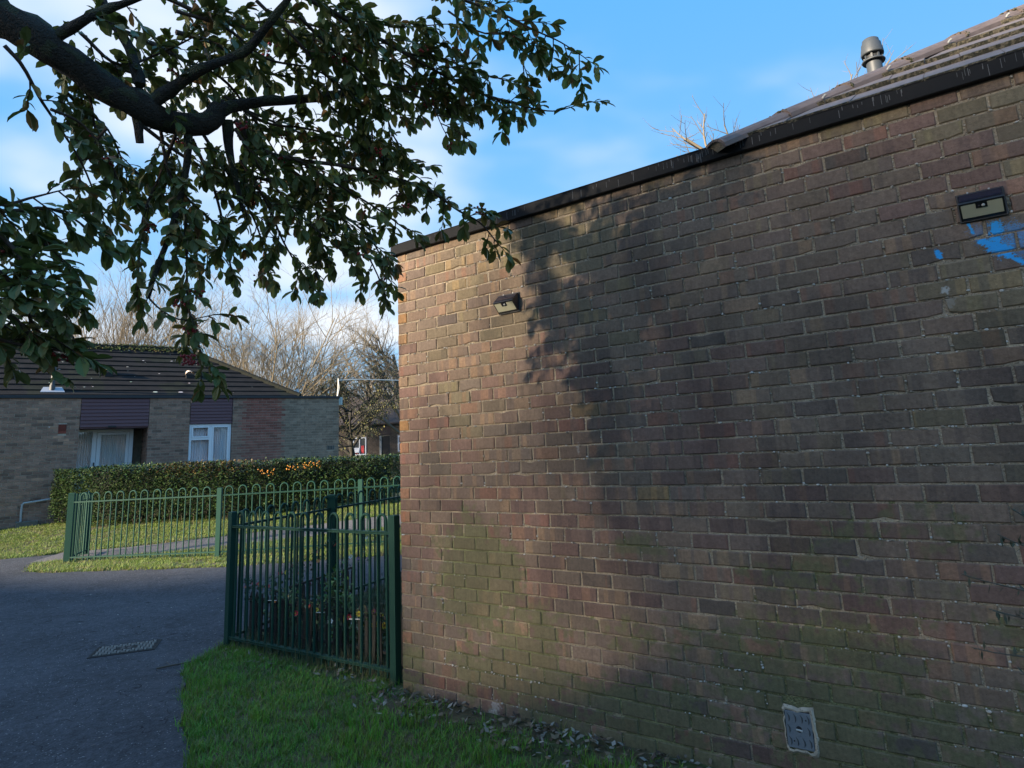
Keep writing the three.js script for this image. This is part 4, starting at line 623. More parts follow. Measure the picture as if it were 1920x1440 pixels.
// ================================================================ HEDGE
{
  const A = [-11.45, -16.15], B = [-9.9, -15.25], Bm = [-7, -15.35], Cc = [-3.45, -16.5], C2 = [-3.3, -17.5], Bb = [-7, -16.55], Ab = [-9.8, -16.75];
  const o = thing('hedge', 'clipped green privet hedge in front of the bungalow with a few orange berries', 'hedge', [B[0], 0, B[1]]), rnd = mulberry(611);
  const top = (x) => 1.53 - .05 * sstep(-10, -3, x) + (fbm(x * 1.6, 3, 620, 3) - .5) * .12;
  const R = [A, B, Bm, Cc, C2, Bb, Ab], L = [], loc = (x, y, z) => [x - B[0], y, z - B[1]];
  // woody core
  const core = new MB(), ins = [[-10.7, -16.35], [-9.75, -15.62], [-7, -15.7], [-3.8, -16.8], [-3.65, -17.3], [-7, -16.35], [-9.7, -16.5]];
  for (let i = 0; i < 7; i++) { const a = ins[i], b = ins[(i + 1) % 7], n = 8; for (let k = 0; k < n; k++) { const xa = lerp(a[0], b[0], k / n), za = lerp(a[1], b[1], k / n), xb = lerp(a[0], b[0], (k + 1) / n), zb = lerp(a[1], b[1], (k + 1) / n); core.quad(loc(xb, gh(xb, zb) + .12, zb), loc(xa, gh(xa, za) + .12, za), loc(xa, top(xa) - .1, za), loc(xb, top(xb) - .1, zb)); } }
  const sh = new THREE.ShapeGeometry(new THREE.Shape(ins.map(p => new THREE.Vector2(p[0] - B[0], -(p[1] - B[1]))))); sh.rotateX(-Math.PI / 2); sh.translate(0, 1.39, 0);
  core.build('core', M(C(.012, .016, .008), 1, dbl), o); add('core_top', sh, M(C(.012, .016, .008), 1, dbl), o);
  const leafCol = (x, y, topn) => { const r = rnd(), cop = sstep(-8.9, -8.2, x) * sstep(-5.8, -6.6, x) * (topn ? 1 : sstep(1.15, 1.4, y)); if (rnd() < cop * .4) return C(.085 + .05 * r, .06 + .025 * r, .028); return r < .5 ? C(.024 + .014 * rnd(), .046 + .022 * rnd(), .018) : r < .85 ? C(.04, .066 + .02 * rnd(), .024) : C(.075, .1, .036); };
  const put = (x, y, z, nx, nz, ny, topn) => { const s = .038 + rnd() * .026, ry = Math.atan2(nx, nz) + (rnd() - .5) * 2.2; L.push([mat4(...loc(x, y, z), ny ? -1.2 + rnd() * 1.2 : -.9 + rnd() * 1.7, ry, (rnd() - .5) * 1.4, s), leafCol(x, y, topn)]); };
  for (const [a, b, dens] of [[A, B, 3000], [B, Bm, 3000], [Bm, Cc, 2600], [Cc, C2, 2000], [Ab, A, 1500]]) {
    const dx = b[0] - a[0], dz = b[1] - a[1], l = Math.hypot(dx, dz), nx = -dz / l, nz = dx / l;
    for (let i = 0; i < l * 1.4 * dens; i++) { const t = rnd(), x = a[0] + dx * t, z = a[1] + dz * t, g = gh(x, z), y = g + .06 + rnd() * (top(x) - g - .06); const low = sstep(.5, .1, y - g); if (rnd() < low * .6) continue; const bump = (fbm(t * l * 3, y * 3, 640, 3) - .5) * .2 + .02 - rnd() * .13 - (y - g < .25 ? .1 : 0); put(x + nx * bump, y, z + nz * bump, nx, nz, 0, false); }
  }
  for (let i = 0; i < 14000; i++) { const x = -11.5 + rnd() * 8.2, z = -17.6 + rnd() * 2.5; if (!inPoly(x, z, R)) continue; put(x, top(x) - .02 - rnd() * .1 + (rnd() < .05 ? .05 : 0), z, rnd() - .5, rnd() - .5, 1, true); }
  inst('foliage', leafSmall, M(0xffffff, .36, dbl), L, o);
  const be = []; for (let i = 0; i < 70; i++) { const cl = rnd() < .3 ? [-6.15, 1.22, .18] : rnd() < .5 ? [-5.2, 1.34, .2] : [-5.45, 1.3, .3]; const x = cl[0] + (rnd() - .5) * cl[2] * 2, t = (x + 7) / 3.55, z = lerp(Bm[1], Cc[1], t) + .03; be.push([mat4(...loc(x, cl[1] + (rnd() - .5) * .16, z + rnd() * .05), 0, 0, 0, .009 + rnd() * .007), C(.5, .17 + rnd() * .08, .025)]); }
  inst('berries', new THREE.IcosahedronGeometry(1, 1), M(0xffffff, .5), be, o);
  const st = new MB(); for (let i = 0; i < 90; i++) { const t = rnd(), sgs = [[A, B], [B, Bm], [Bm, Cc]][rnd() * 3 | 0], x = lerp(sgs[0][0], sgs[1][0], t), z = lerp(sgs[0][1], sgs[1][1], t) - .12 - rnd() * .1, g = gh(x, z); st.tube([V(...loc(x, g - .02, z)), V(...loc(x + (rnd() - .5) * .15, g + .4, z + (rnd() - .5) * .1))], [.009, .006], 4); } st.build('stems', M(C(.09, .07, .05), .9), o);
}

// ================================================================ BARE TREES
const barkFar = [M(C(.19, .155, .11), .95), M(C(.17, .14, .1), .95), M(C(.22, .18, .12), .95), M(C(.035, .032, .026), .95)];
function bareTree(label, base, H, seed, o = {}) {
  const t = thing(o.name || 'bare_tree', label, 'tree', [base[0], gh(base[0], base[1]) - .05, base[1]], 0, 'bare winter trees'), rnd = mulberry(seed);
  const lev = [new MB(), new MB(), new MB()], leaves = [];
  const spread = o.spread ?? .75, kids = o.kids || [7, 6, 6, 5], maxL = kids.length, len = o.len || [.45, .42, .5, .5, .5];
  const grow = (p, d, l, r, k) => {
    const n = k === 0 ? 6 : k < 3 ? 4 : 3, pts = [p.clone()], q = p.clone(), dd = d.clone();
    for (let i = 0; i < n; i++) { dd.x += (rnd() - .5) * .28; dd.z += (rnd() - .5) * .28; dd.y += (o.lift ?? .07) * (k ? 1 : .3) - (o.droop || 0) * k * .03; dd.normalize(); q.addScaledVector(dd, l / n); pts.push(q.clone()); }
    const r1 = k >= maxL ? r * .45 : r * .42; lev[k === 0 ? 0 : k < 3 ? 1 : 2].tube(pts, f => lerp(r, r1, f), k === 0 ? 8 : k === 1 ? 6 : k === 2 ? 4 : 3, k < 2);
    if (o.leaf && k >= maxL - 1) for (let i = 0; i < o.leaf; i++) { const z = pts[1 + (rnd() * (pts.length - 1) | 0)]; leaves.push([mat4(z.x + (rnd() - .5) * (o.loose ?? .3), z.y + (rnd() - .5) * (o.loose ?? .3), z.z + (rnd() - .5) * (o.loose ?? .3), rnd() * 6, rnd() * 6, 0, .05 + rnd() * .06), o.leafCol(rnd)]); }
    if (k >= maxL) return;
    const m = kids[k]; for (let i = 0; i < m; i++) {
      const f = k === 0 ? lerp(o.fork || .3, 1, (i + rnd() * .6) / m) : lerp(.25, 1, (i + rnd() * .7) / m), ix = Math.min(n - 1, Math.floor(f * n)), pt = pts[ix].clone().lerp(pts[ix + 1], clamp(f * n - ix));
      const tdir = pts[ix + 1].clone().sub(pts[ix]).normalize(), a = rnd() * 6.283, side = V(Math.cos(a), (rnd() - .35) * .5, Math.sin(a)); side.addScaledVector(tdir, -side.dot(tdir)).normalize();
      const ang = spread * (.65 + .6 * rnd()); const nd = tdir.multiplyScalar(Math.cos(ang)).addScaledVector(side, Math.sin(ang)).normalize();
      grow(pt, nd, l * len[k] * (.75 + .5 * rnd()) * (k === 0 ? lerp(1.35, .8, f) : 1), Math.max(.004, r * (k === 0 ? .5 : .5) * lerp(1, .75, f)), k + 1);
    }
  };
  const ns = o.stems || 1;
  for (let s = 0; s < ns; s++) {
    const a = s / ns * 6.283 + rnd(), tl = ns > 1 ? (o.fan || .3) * Math.sqrt(rnd()) : (o.lean || .05), d = V(Math.cos(a) * Math.sin(tl) + (o.leanx || 0), Math.cos(tl), Math.sin(a) * Math.sin(tl)).normalize();
    grow(V(ns > 1 ? Math.cos(a) * .35 * rnd() : 0, 0, ns > 1 ? Math.sin(a) * .35 * rnd() : 0), d, H * (ns > 1 ? .72 + .3 * rnd() : (o.trunk || .62)), o.r || (ns > 1 ? .05 : H * .018), 0);
  }
  const bm = barkFar[o.bark || 0];
  lev[0].build('trunk', bm, t); lev[1].build('branches', bm, t); stuff(lev[2].build('twigs', bm, t));
  if (leaves.length) inst('leaves', leafSmall, M(0xffffff, .8, dbl), leaves, t);
  return t;
}
bareTree('upright many-stemmed bare tree rising behind the left part of the bungalow roof', [-19.2, -30.5], 9.2, 11, { stems: 34, fan: .5, kids: [10, 5, 4], len: [.3, .4, .5], spread: .5, r: .042, bark: 1, lift: .06 });
bareTree('broad bare tan tree behind the right hip of the bungalow roof', [-12.6, -31.5], 8.6, 12, { stems: 34, fan: .75, kids: [10, 6, 5], len: [.34, .42, .5], spread: .7, r: .046, bark: 2, lift: .03 });
bareTree('low spreading tree with sparse small leaves over the far bungalow', [-8.15, -30.5], 6.6, 13, { fork: .12, trunk: .5, kids: [9, 7, 6, 3], len: [.75, .5, .45, .5], spread: .95, r: .17, bark: 3, droop: 1, lift: .05, leaf: 5, leafCol: r => r() < .75 ? C(.06, .065, .028) : C(.14, .13, .04), name: 'spreading_tree' });
bareTree('tall bare tree with dark limbs next to the corner of the near brick wall', [-6.9, -36], 10.2, 14, { kids: [10, 7, 6, 4], bark: 1, fork: .2 });
bareTree('bare tree in the back row above the white cable', [-11.4, -46], 10, 15, { kids: [10, 7, 6, 3], bark: 0, fork: .2 });
bareTree('bare tree in the back row behind the tan tree', [-19, -48], 10.5, 16, { kids: [10, 7, 6, 3], bark: 2, fork: .18 });
bareTree('bare tree in the back row behind the upright tree', [-27, -47], 10.5, 17, { kids: [10, 7, 6, 3], bark: 0, fork: .2 });
bareTree('bare tree far left behind the bungalow roof and the hanging leaves', [-25.5, -31], 8.5, 18, { stems: 12, fan: .5, kids: [8, 5, 3], len: [.34, .42, .45], bark: 1 });
bareTree('bare tree whose twig tips show over the near tiled roof', [6.4, -12.6], 9.3, 23, { kids: [8, 6, 5, 3], bark: 1, fork: .35, trunk: .66 });
bareTree('bare tree in the far row right of the tall dark-limbed tree', [-3.5, -52], 12, 24, { kids: [10, 7, 6, 3], bark: 0, fork: .2 });
{ // far wood: nobody could count it
  const rnd = mulberry(777), mb = new MB();
  for (let i = 0; i < 420; i++) { const x = -75 + rnd() * 85, z = -66 - rnd() * 45, g = gh(x, z), H = 6 + rnd() * 5; const top = V(x + (rnd() - .5) * 2, g + H, z); mb.tube([V(x, g - .2, z), top], [.12, .02], 3, false); for (let k = 0; k < 16; k++) { const f = .25 + .75 * rnd(), p = V(lerp(x, top.x, f), g + H * f, z), a = rnd() * 6.3, l = (1.25 - f) * H * .42, e = V(p.x + Math.cos(a) * l * .7, p.y + l * (.5 + .4 * rnd()), p.z + Math.sin(a) * l * .7); mb.tube([p, e], [.035, .008], 3, false); for (let m = 0; m < 4; m++) { const q = p.clone().lerp(e, .4 + .6 * rnd()), b = rnd() * 6.3; mb.tube([q, V(q.x + Math.cos(b) * .7, q.y + .3 + rnd() * .8, q.z + Math.sin(b) * .7)], [.016, .006], 3, false); } } }
  const w = mb.build('distant_wood', M(C(.13, .105, .08), .95)); stuff(w); tag(w, 'distant brown wood of bare trees along the horizon', 'wood');
}

// ================================================================ OVERHANGING TREE
const TREE_PATHS = [[[-1.784,3.104,-1.917,-1.708,3.031,-1.965,-1.586,2.962,-2.041,-1.485,2.884,-2.166,-1.383,2.835,-2.261,-1.309,2.826,-2.348,-1.226,2.843,-2.408,-1.173,2.934,-2.446],0.068,0.036,0],[[-1.184,2.924,-2.447,-1.096,2.986,-2.514,-0.93,3.043,-2.608,-0.769,3.102,-2.685,-0.626,3.163,-2.745],0.024,0.018,0],[[-1.357,2.857,-2.264,-1.252,2.908,-2.23,-1.13,2.958,-2.199,-1.003,3.021,-2.218,-0.893,3.081,-2.16,-0.794,3.181,-2.125],0.024,0.012,1],[[-1.394,2.923,-2.242,-1.451,3.083,-2.263,-1.53,3.211,-2.26,-1.589,3.35,-2.256],0.021,0.013,1],[[-1.574,2.984,-2.034,-1.453,3.042,-2.011,-1.368,3.097,-2.028,-1.241,3.129,-2.014],0.018,0.011,1],[[-1.406,2.83,-2.249,-1.404,2.776,-2.268,-1.405,2.714,-2.287],0.02,0.014,0],[[-1.278,2.802,-2.378,-1.282,2.688,-2.396,-1.31,2.541,-2.41,-1.349,2.396,-2.42,-1.397,2.241,-2.419,-1.419,2.149,-2.419],0.016,0.008,1],[[-1.172,2.889,-2.471,-1.172,2.758,-2.515,-1.153,2.631,-2.546,-1.144,2.536,-2.588],0.022,0.006,0],[[-1.145,2.893,-2.482,-1.067,2.799,-2.565,-0.948,2.793,-2.672,-0.78,2.784,-2.73,-0.605,2.749,-2.789,-0.424,2.698,-2.844,-0.287,2.607,-2.897,-0.193,2.552,-2.924,-0.113,2.455,-2.96],0.012,0.003,2],[[-1.302,2.798,-2.639,-1.193,2.771,-2.761,-1.023,2.762,-2.889,-0.852,2.657,-2.986,-0.72,2.529,-3.065,-0.662,2.369,-3.125],0.01,0.003,2],[[-1.03,2.785,-2.645,-0.879,2.673,-2.749,-0.77,2.53,-2.78,-0.692,2.397,-2.844,-0.649,2.295,-2.883],0.008,0.003,2],[[-0.791,3.196,-2.115,-0.679,3.183,-2.228,-0.565,3.161,-2.338,-0.439,3.129,-2.446,-0.301,3.089,-2.552,-0.152,3.048,-2.647,0.004,3.01,-2.673],0.012,0.003,2],[[-0.439,3.129,-2.446,-0.295,3.143,-2.519,-0.191,3.133,-2.594,-0.044,3.092,-2.625],0.006,0.002,2],[[-0.084,3.027,-2.662,0.077,2.984,-2.685,0.17,2.968,-2.689,0.288,2.985,-2.671],0.005,0.002,1],[[-0.352,3.372,-2.35,-0.188,3.328,-2.402,-0.039,3.314,-2.481,0.092,3.257,-2.519,0.206,3.237,-2.586,0.302,3.18,-2.613],0.008,0.002,2],[[-0.644,3.261,-2.244,-0.549,3.223,-2.36,-0.434,3.242,-2.432,-0.283,3.254,-2.446],0.007,0.002,2],[[-0.808,3.183,-2.249,-0.724,3.127,-2.379,-0.627,3.076,-2.499,-0.568,2.975,-2.631,-0.535,2.877,-2.689],0.008,0.003,2],[[-0.609,3.06,-2.514,-0.462,3.03,-2.562,-0.358,2.976,-2.61,-0.32,2.898,-2.656],0.006,0.002,2],[[-1.548,2.814,-1.808,-1.526,2.777,-1.852,-1.536,2.717,-1.954,-1.55,2.698,-2.024,-1.533,2.595,-2.158,-1.538,2.498,-2.264],0.007,0.003,1],[[-1.574,2.735,-2.053,-1.539,2.733,-2.149,-1.515,2.665,-2.268,-1.52,2.58,-2.368],0.006,0.003,2],[[-1.341,3.226,-2.366,-1.242,3.243,-2.473,-1.123,3.203,-2.62,-0.977,3.211,-2.734,-0.8,3.151,-2.885],0.012,0.003,2],[[-1.236,3.375,-2.448,-1.096,3.333,-2.544,-0.905,3.37,-2.656,-0.738,3.312,-2.746],0.01,0.003,2],[[-1.625,3.25,-2.308,-1.509,3.233,-2.397,-1.386,3.193,-2.497,-1.251,3.146,-2.597,-1.159,3.005,-2.721,-1.094,2.887,-2.807],0.012,0.003,2],[[-1.743,3.161,-2.139,-1.666,3.065,-2.267,-1.653,2.936,-2.357,-1.664,2.811,-2.42],0.01,0.003,2],[[-1.369,2.837,-2.46,-1.445,2.674,-2.497,-1.488,2.511,-2.479,-1.491,2.356,-2.472,-1.506,2.255,-2.494],0.008,0.003,2],[[-1.299,2.805,-2.452,-1.255,2.64,-2.553,-1.237,2.479,-2.625,-1.229,2.332,-2.677],0.008,0.003,2],[[-1.315,2.534,-2.447,-1.327,2.336,-2.511,-1.323,2.167,-2.527,-1.295,2.001,-2.554,-1.252,1.898,-2.591],0.006,0.003,2],[[-1.168,2.771,-2.595,-1.091,2.615,-2.695,-1.046,2.467,-2.767,-0.975,2.314,-2.839],0.008,0.003,2],[[-0.964,2.813,-2.715,-0.92,2.646,-2.803,-0.913,2.49,-2.861,-0.938,2.32,-2.872],0.007,0.003,2],[[-1.323,2.893,-2.58,-1.253,2.743,-2.687,-1.177,2.558,-2.796,-1.15,2.402,-2.859],0.008,0.003,2],[[-0.82,3.051,-2.699,-0.699,2.958,-2.782,-0.585,2.835,-2.811,-0.474,2.772,-2.86],0.007,0.003,2],[[-1.524,2.773,-2.271,-1.597,2.672,-2.273,-1.599,2.561,-2.259,-1.554,2.489,-2.321],0.006,0.003,1],[[-1.428,2.155,-2.448,-1.399,2.118,-2.474,-1.338,2.081,-2.516,-1.236,2.105,-2.562],0.004,0.002,1],[[-1.241,3.183,-2.182,-1.101,3.167,-2.267,-0.993,3.118,-2.414,-0.836,3.13,-2.527,-0.721,3.067,-2.6],0.008,0.003,2],[[-0.975,3.265,-2.253,-0.852,3.158,-2.378,-0.767,3.074,-2.522,-0.645,2.995,-2.66,-0.64,2.854,-2.734],0.008,0.003,2],[[-0.846,3.377,-2.349,-0.704,3.298,-2.455,-0.556,3.251,-2.586,-0.435,3.145,-2.675,-0.279,3.068,-2.74],0.007,0.003,2],[[-1.579,3.102,-2.163,-1.5,3.032,-2.266,-1.387,3.121,-2.345,-1.232,3.218,-2.364],0.008,0.003,2],[[-1.224,3.041,-2.547,-1.083,2.965,-2.652,-0.94,2.961,-2.709,-0.77,2.933,-2.776,-0.611,2.919,-2.822],0.007,0.003,2],[[-1.112,2.821,-2.413,-1.026,2.663,-2.528,-0.926,2.53,-2.62,-0.775,2.389,-2.717],0.007,0.003,2],[[-1.371,2.804,-2.35,-1.366,2.642,-2.433,-1.282,2.518,-2.53,-1.201,2.445,-2.596],0.007,0.003,2],[[-0.955,2.769,-2.565,-0.764,2.662,-2.675,-0.61,2.578,-2.802,-0.532,2.528,-2.89],0.006,0.003,2],[[-1.772,3.112,-2.297,-1.762,2.983,-2.388,-1.677,2.896,-2.498,-1.642,2.73,-2.604],0.007,0.003,2],[[-0.74,3.232,-2.427,-0.587,3.159,-2.517,-0.466,3.174,-2.593,-0.34,3.083,-2.667,-0.282,2.964,-2.739],0.006,0.003,2],[[-0.265,3.354,-2.5,-0.136,3.285,-2.558,0.0,3.264,-2.577,0.051,3.152,-2.648],0.005,0.002,2],[[-1.637,2.044,-1.889,-1.568,2.084,-1.936,-1.505,2.107,-1.979,-1.453,2.065,-2.028],0.007,0.003,2],[[-1.642,1.952,-1.907,-1.576,1.926,-1.967,-1.525,1.913,-2.009,-1.493,1.915,-2.033],0.006,0.003,2],[[-1.532,3.553,-2.562,-1.316,3.512,-2.709,-1.053,3.554,-2.792,-0.825,3.542,-2.876],0.012,0.003,2],[[-1.777,3.263,-2.614,-1.608,3.246,-2.732,-1.381,3.207,-2.876,-1.129,3.131,-3.025,-0.897,3.057,-3.139],0.012,0.003,2],[[-1.669,3.021,-2.696,-1.541,2.92,-2.823,-1.374,2.833,-2.948,-1.186,2.757,-3.06,-1.01,2.646,-3.164],0.01,0.003,2],[[-1.716,2.822,-2.641,-1.609,2.737,-2.745,-1.516,2.596,-2.854,-1.431,2.466,-2.942],0.008,0.003,2],[[-1.65,2.399,-1.817,-1.584,2.34,-1.9,-1.518,2.372,-1.94,-1.448,2.409,-1.977],0.008,0.002,2],[[-1.644,2.315,-1.859,-1.566,2.323,-1.922,-1.495,2.346,-1.968,-1.447,2.332,-2.01,-1.421,2.304,-2.065],0.008,0.003,2],[[-1.583,2.27,-1.792,-1.533,2.223,-1.852,-1.493,2.14,-1.914,-1.458,2.051,-1.966,-1.434,1.989,-1.998],0.009,0.003,2],[[-1.596,2.153,-1.824,-1.544,2.117,-1.88,-1.51,2.046,-1.928,-1.484,1.954,-1.969,-1.442,1.925,-2.006],0.009,0.003,2],[[-1.621,2.062,-1.83,-1.551,2.018,-1.902,-1.514,1.967,-1.943,-1.475,1.907,-1.985,-1.421,1.893,-2.027],0.01,0.003,2],[[-1.738,2.246,-1.942,-1.66,2.245,-2.009,-1.582,2.275,-2.061,-1.54,2.232,-2.107],0.007,0.003,2],[[-1.756,2.007,-1.997,-1.688,1.98,-2.06,-1.622,2.036,-2.1,-1.567,2.007,-2.149],0.007,0.003,2],[[-1.717,2.138,-1.859,-1.65,2.056,-1.942,-1.594,1.999,-2.002],0.008,0.003,2],[[-2.75,3.72,-2.2,-2.286,3.095,-1.996,-1.583,2.27,-1.792],0.014,0.008,1],[[-2.75,3.72,-2.2,-2.305,2.991,-2.015,-1.621,2.062,-1.83],0.014,0.008,1],[[-2.75,3.72,-2.2,-2.32,3.159,-2.008,-1.65,2.399,-1.817],0.014,0.008,1],[[-2.75,3.72,-2.2,-2.373,2.963,-2.098,-1.756,2.007,-1.997],0.014,0.008,1],[[-2.75,3.72,-2.2,-2.314,2.982,-2.044,-1.637,2.044,-1.889],0.014,0.008,1]];
const leafBig = (() => { const mb = new MB(), r = [[0, .02, 0], [.26, .3, .012], [.56, .46, .0], [.84, .34, -.04], [1, .03, -.1]]; for (let i = 0; i < 4; i++) { const [a, wa, ya] = r[i], [b, wb, yb] = r[i + 1]; for (const s of [-1, 1]) { const p = [0, ya, a], q = [0, yb, b], c = [s * wb * .5, yb + wb * .16, b], d = [s * wa * .5, ya + wa * .16, a]; s > 0 ? mb.quad(p, q, c, d) : mb.quad(p, d, c, q); } } return mb.geo(); })();
{
  const BX = -5, BZ = -3.2, o = thing('cotoneaster_tree', 'leafy evergreen tree with red berries hanging over the path from the upper left', 'tree', [BX, 0, BZ]), rnd = mulberry(808);
  const W = p => V(p[0] - BX, p[1], p[2] - BZ), barkT = tex(512, 512, (a, b) => { const n = fbm(a * 26, b * 10, 820, 5, 0), m = fbm(a * 5, b * 5, 825, 3, 5); const k = .5 + n; return sstep(.55, .68, m) > .5 ? [.048 * k, .05 * k, .026 * k] : [.032 * k, .026 * k, .02 * k]; }, true, [5, 5]);
  const bark = M(0xffffff, .95, { map: barkT, bumpMap: rp(grainB, 9), bumpScale: .012 }), twigM = M(C(.06, .04, .03), .9);
  const smooth = P => new THREE.CatmullRomCurve3(P);
  const tr = new MB(); { const c = smooth([V(0, -.1, 0), V(.1, 1.4, .05), V(.16, 2.8, .15), V(.6, 4.0, .45), V(1.6, 4.15, .8), V(2.5, 3.65, 1.08), V(3.25, 3.08, 1.29)]).getPoints(40); tr.tube(c, f => lerp(.17, .068, f), 16, true, .3); } tr.build('trunk', bark, o);
  const br = new MB(), tw = new MB(), L = [], be = [];
  const col = () => { const r = rnd(); return r < .6 ? C(.08 + .03 * rnd(), .105 + .03 * rnd(), .025) : r < .88 ? C(.12, .14 + .02 * rnd(), .03) : r < .965 ? C(.15, .14, .03) : C(.22, .11, .03); };
  const leafAt = (p, dir, s) => { const d = dir.clone(); d.y -= .25; d.normalize(); const yaw = Math.atan2(d.x, d.z), pit = -Math.asin(clamp(d.y, -1, 1)); L.push([mat4(p.x, p.y, p.z, pit + (rnd() - .5) * .5, yaw + (rnd() - .5) * .5, (rnd() - .5) * 1.6, s * (.85 + .3 * rnd()), s, s), col()]); };
  const twig = (p, d, len, dens = 1) => {
    const e = [p.clone()], q = p.clone(), dd = d.clone(); for (let i = 0; i < 3; i++) { dd.y -= .1; dd.x += (rnd() - .5) * .35; dd.z += (rnd() - .5) * .35; dd.normalize(); q.addScaledVector(dd, len / 3); e.push(q.clone()); }
    tw.tube(e, [.0028, .0024, .0019, .0013], 4, false);
    const n = Math.max(3, Math.round(len / .015 * dens)); for (let i = 0; i < n; i++) { const f = Math.min(.999, .15 + .85 * (i + rnd() * .5) / n), ix = Math.floor(f * 3), pt = e[ix].clone().lerp(e[ix + 1], f * 3 - ix), td = e[ix + 1].clone().sub(e[ix]).normalize(), a = i * 2.4 + rnd(), sd = V(Math.cos(a), Math.sin(a) * .6, Math.sin(a * 1.7)).normalize(); leafAt(pt, td.multiplyScalar(.7).addScaledVector(sd, .9).normalize(), .03 + rnd() * .042); }
    for (let i = 0; i < 4; i++) { const a = rnd() * 6.283; leafAt(q, dd.clone().addScaledVector(V(Math.cos(a), (rnd() - .5), Math.sin(a)), .8).normalize(), .046 + rnd() * .032); }
    if (rnd() < .06) berries(q, 6 + rnd() * 10 | 0);
  };
  const berries = (q, n) => { for (let i = 0; i < n; i++) be.push([mat4(q.x + (rnd() - .5) * .05, q.y - .01 + (rnd() - .5) * .035, q.z + (rnd() - .5) * .05, 0, 0, 0, .0042 + rnd() * .0018), C(.2 + .14 * rnd(), .018, .022)]); };
  const dress = (curve, r0, r1, lf, len) => {
    const m = Math.max(8, Math.round(len / .035)), pts = curve.getPoints(m); (r0 > .015 ? br : tw).tube(pts, f => lerp(r0, r1, f), r0 > .03 ? 12 : r0 > .015 ? 8 : 5, true, r0 > .015 ? .34 : 0);
    if (!lf) return; const st = lf === 2 ? .040 : .085;
    for (let s = .04; s < len; s += st * (.6 + .8 * rnd())) { const f = s / len, p = curve.getPointAt(clamp(f)), t = curve.getTangentAt(clamp(f)), a = rnd() * 6.283, sd = V(Math.cos(a), Math.sin(a) * .75 - .15, Math.sin(a + 1.3)).normalize(); twig(p, t.multiplyScalar(.65).addScaledVector(sd, .85).normalize(), (.045 + rnd() * .12) * (lf === 2 ? 1.05 : .7)); }
    twig(curve.getPointAt(1), curve.getTangentAt(1), .08);
  };
  TREE_PATHS.forEach(([a, r0, r1, lf], i) => { const P = []; for (let k = 0; k < a.length; k += 3) P.push(W([a[k], a[k + 1], a[k + 2]])); const c = smooth(P); dress(c, r0, r1, lf, c.getLength()); });
  // the rest of the crown: above the picture's edge and round the trunk
  for (let i = 0; i < 46; i++) { const a = rnd() * 6.283, r = Math.sqrt(rnd()) * 1.7, p = V(-.1 + Math.cos(a) * r * .8, 4.2 + rnd() * 1.2, .2 + Math.sin(a) * r * .7), q = p.clone().add(V((rnd() - .5) * 1.1, -.1 + rnd() * .5, (rnd() - .5) * 1.1)), c = smooth([p, p.clone().lerp(q, .5).add(V(0, .1, 0)), q]); dress(c, .009, .003, 2, c.getLength()); }
  for (let i = 0; i < 7; i++) { const a = i * .9, c = smooth([V(.2, 3.0, .2), V(.0 + Math.cos(a) * .4, 4.0, .2 + Math.sin(a) * .4), V(-.1 + Math.cos(a) * 1.1, 4.8, .2 + Math.sin(a) * 1.0)]); dress(c, .04, .012, 1, c.getLength()); }
  // clusters of berries where the picture shows them
  for (const [x, y, z, n] of [[-1.63, 2.5, -2.38, 24], [-1.45, 2.45, -2.45, 20], [-1.29, 1.93, -2.5, 34], [-1.3, 2.05, -2.52, 30], [-.6, 2.83, -2.7, 22], [-.62, 2.72, -2.72, 16], [-1.1, 2.86, -2.45, 14], [.05, 3.3, -2.65, 12], [-1.27, 2.18, -2.5, 18]]) berries(W([x, y, z]), n);
  br.build('branches', bark, o); stuff(tw.build('twigs', twigM, o));
  inst('leaves', leafBig, new THREE.MeshPhysicalMaterial({ color: 0xffffff, roughness: .6, transmission: .3, thickness: 0, side: THREE.DoubleSide }), L, o);
  inst('berries', new THREE.IcosahedronGeometry(1, 1), M(0xffffff, .4), be, o);
  console.log('tree leaves', L.length);
}
{ // thin shrub at the right edge, in front of the wall
  const [bx, bz] = [1.75, -1.95], o = thing('thorny_shrub', 'thin dark thorny shrub twigs poking in at the right edge against the wall', 'shrub', [bx, 0, bz]), rnd = mulberry(66), mb = new MB(), L = [];
  const ends = [[1.04, 1.17, -1.75], [1.10, 1.27, -1.68], [1.02, 1.01, -1.72], [1.06, 1.1, -1.7], [1.08, .97, -1.66], [1.13, 1.33, -1.66], [1.16, .9, -1.62], [1.2, 1.2, -1.62]];
  ends.forEach(e => { const c = new THREE.CatmullRomCurve3([V(0, -.05, 0), V(-.12, .55 * e[1], .03), V(-.3, .86 * e[1], .12), V(e[0] - bx, e[1], e[2] - bz)]), pts = c.getPoints(26); mb.tube(pts, f => lerp(.006, .0013, f), 5); for (let i = 0; i < 60; i++) { const f = .55 + .45 * rnd(), p = c.getPoint(f), a = rnd() * 6.3, q = V(p.x + Math.cos(a) * .02, p.y + (rnd() - .3) * .03, p.z + Math.sin(a) * .02); if (rnd() < .45) mb.tube([p, q], [.0011, .0004], 3, false); else L.push([mat4(p.x, p.y, p.z, rnd() * 4 - 2, rnd() * 6.3, 0, .007 + rnd() * .006, .01, .018 + rnd() * .012), C(.03, .04, .02)]); } });
  mb.build('stems', M(C(.09, .08, .06), .9), o); inst('leaves', leafSmall, M(0xffffff, .7, dbl), L, o);
}
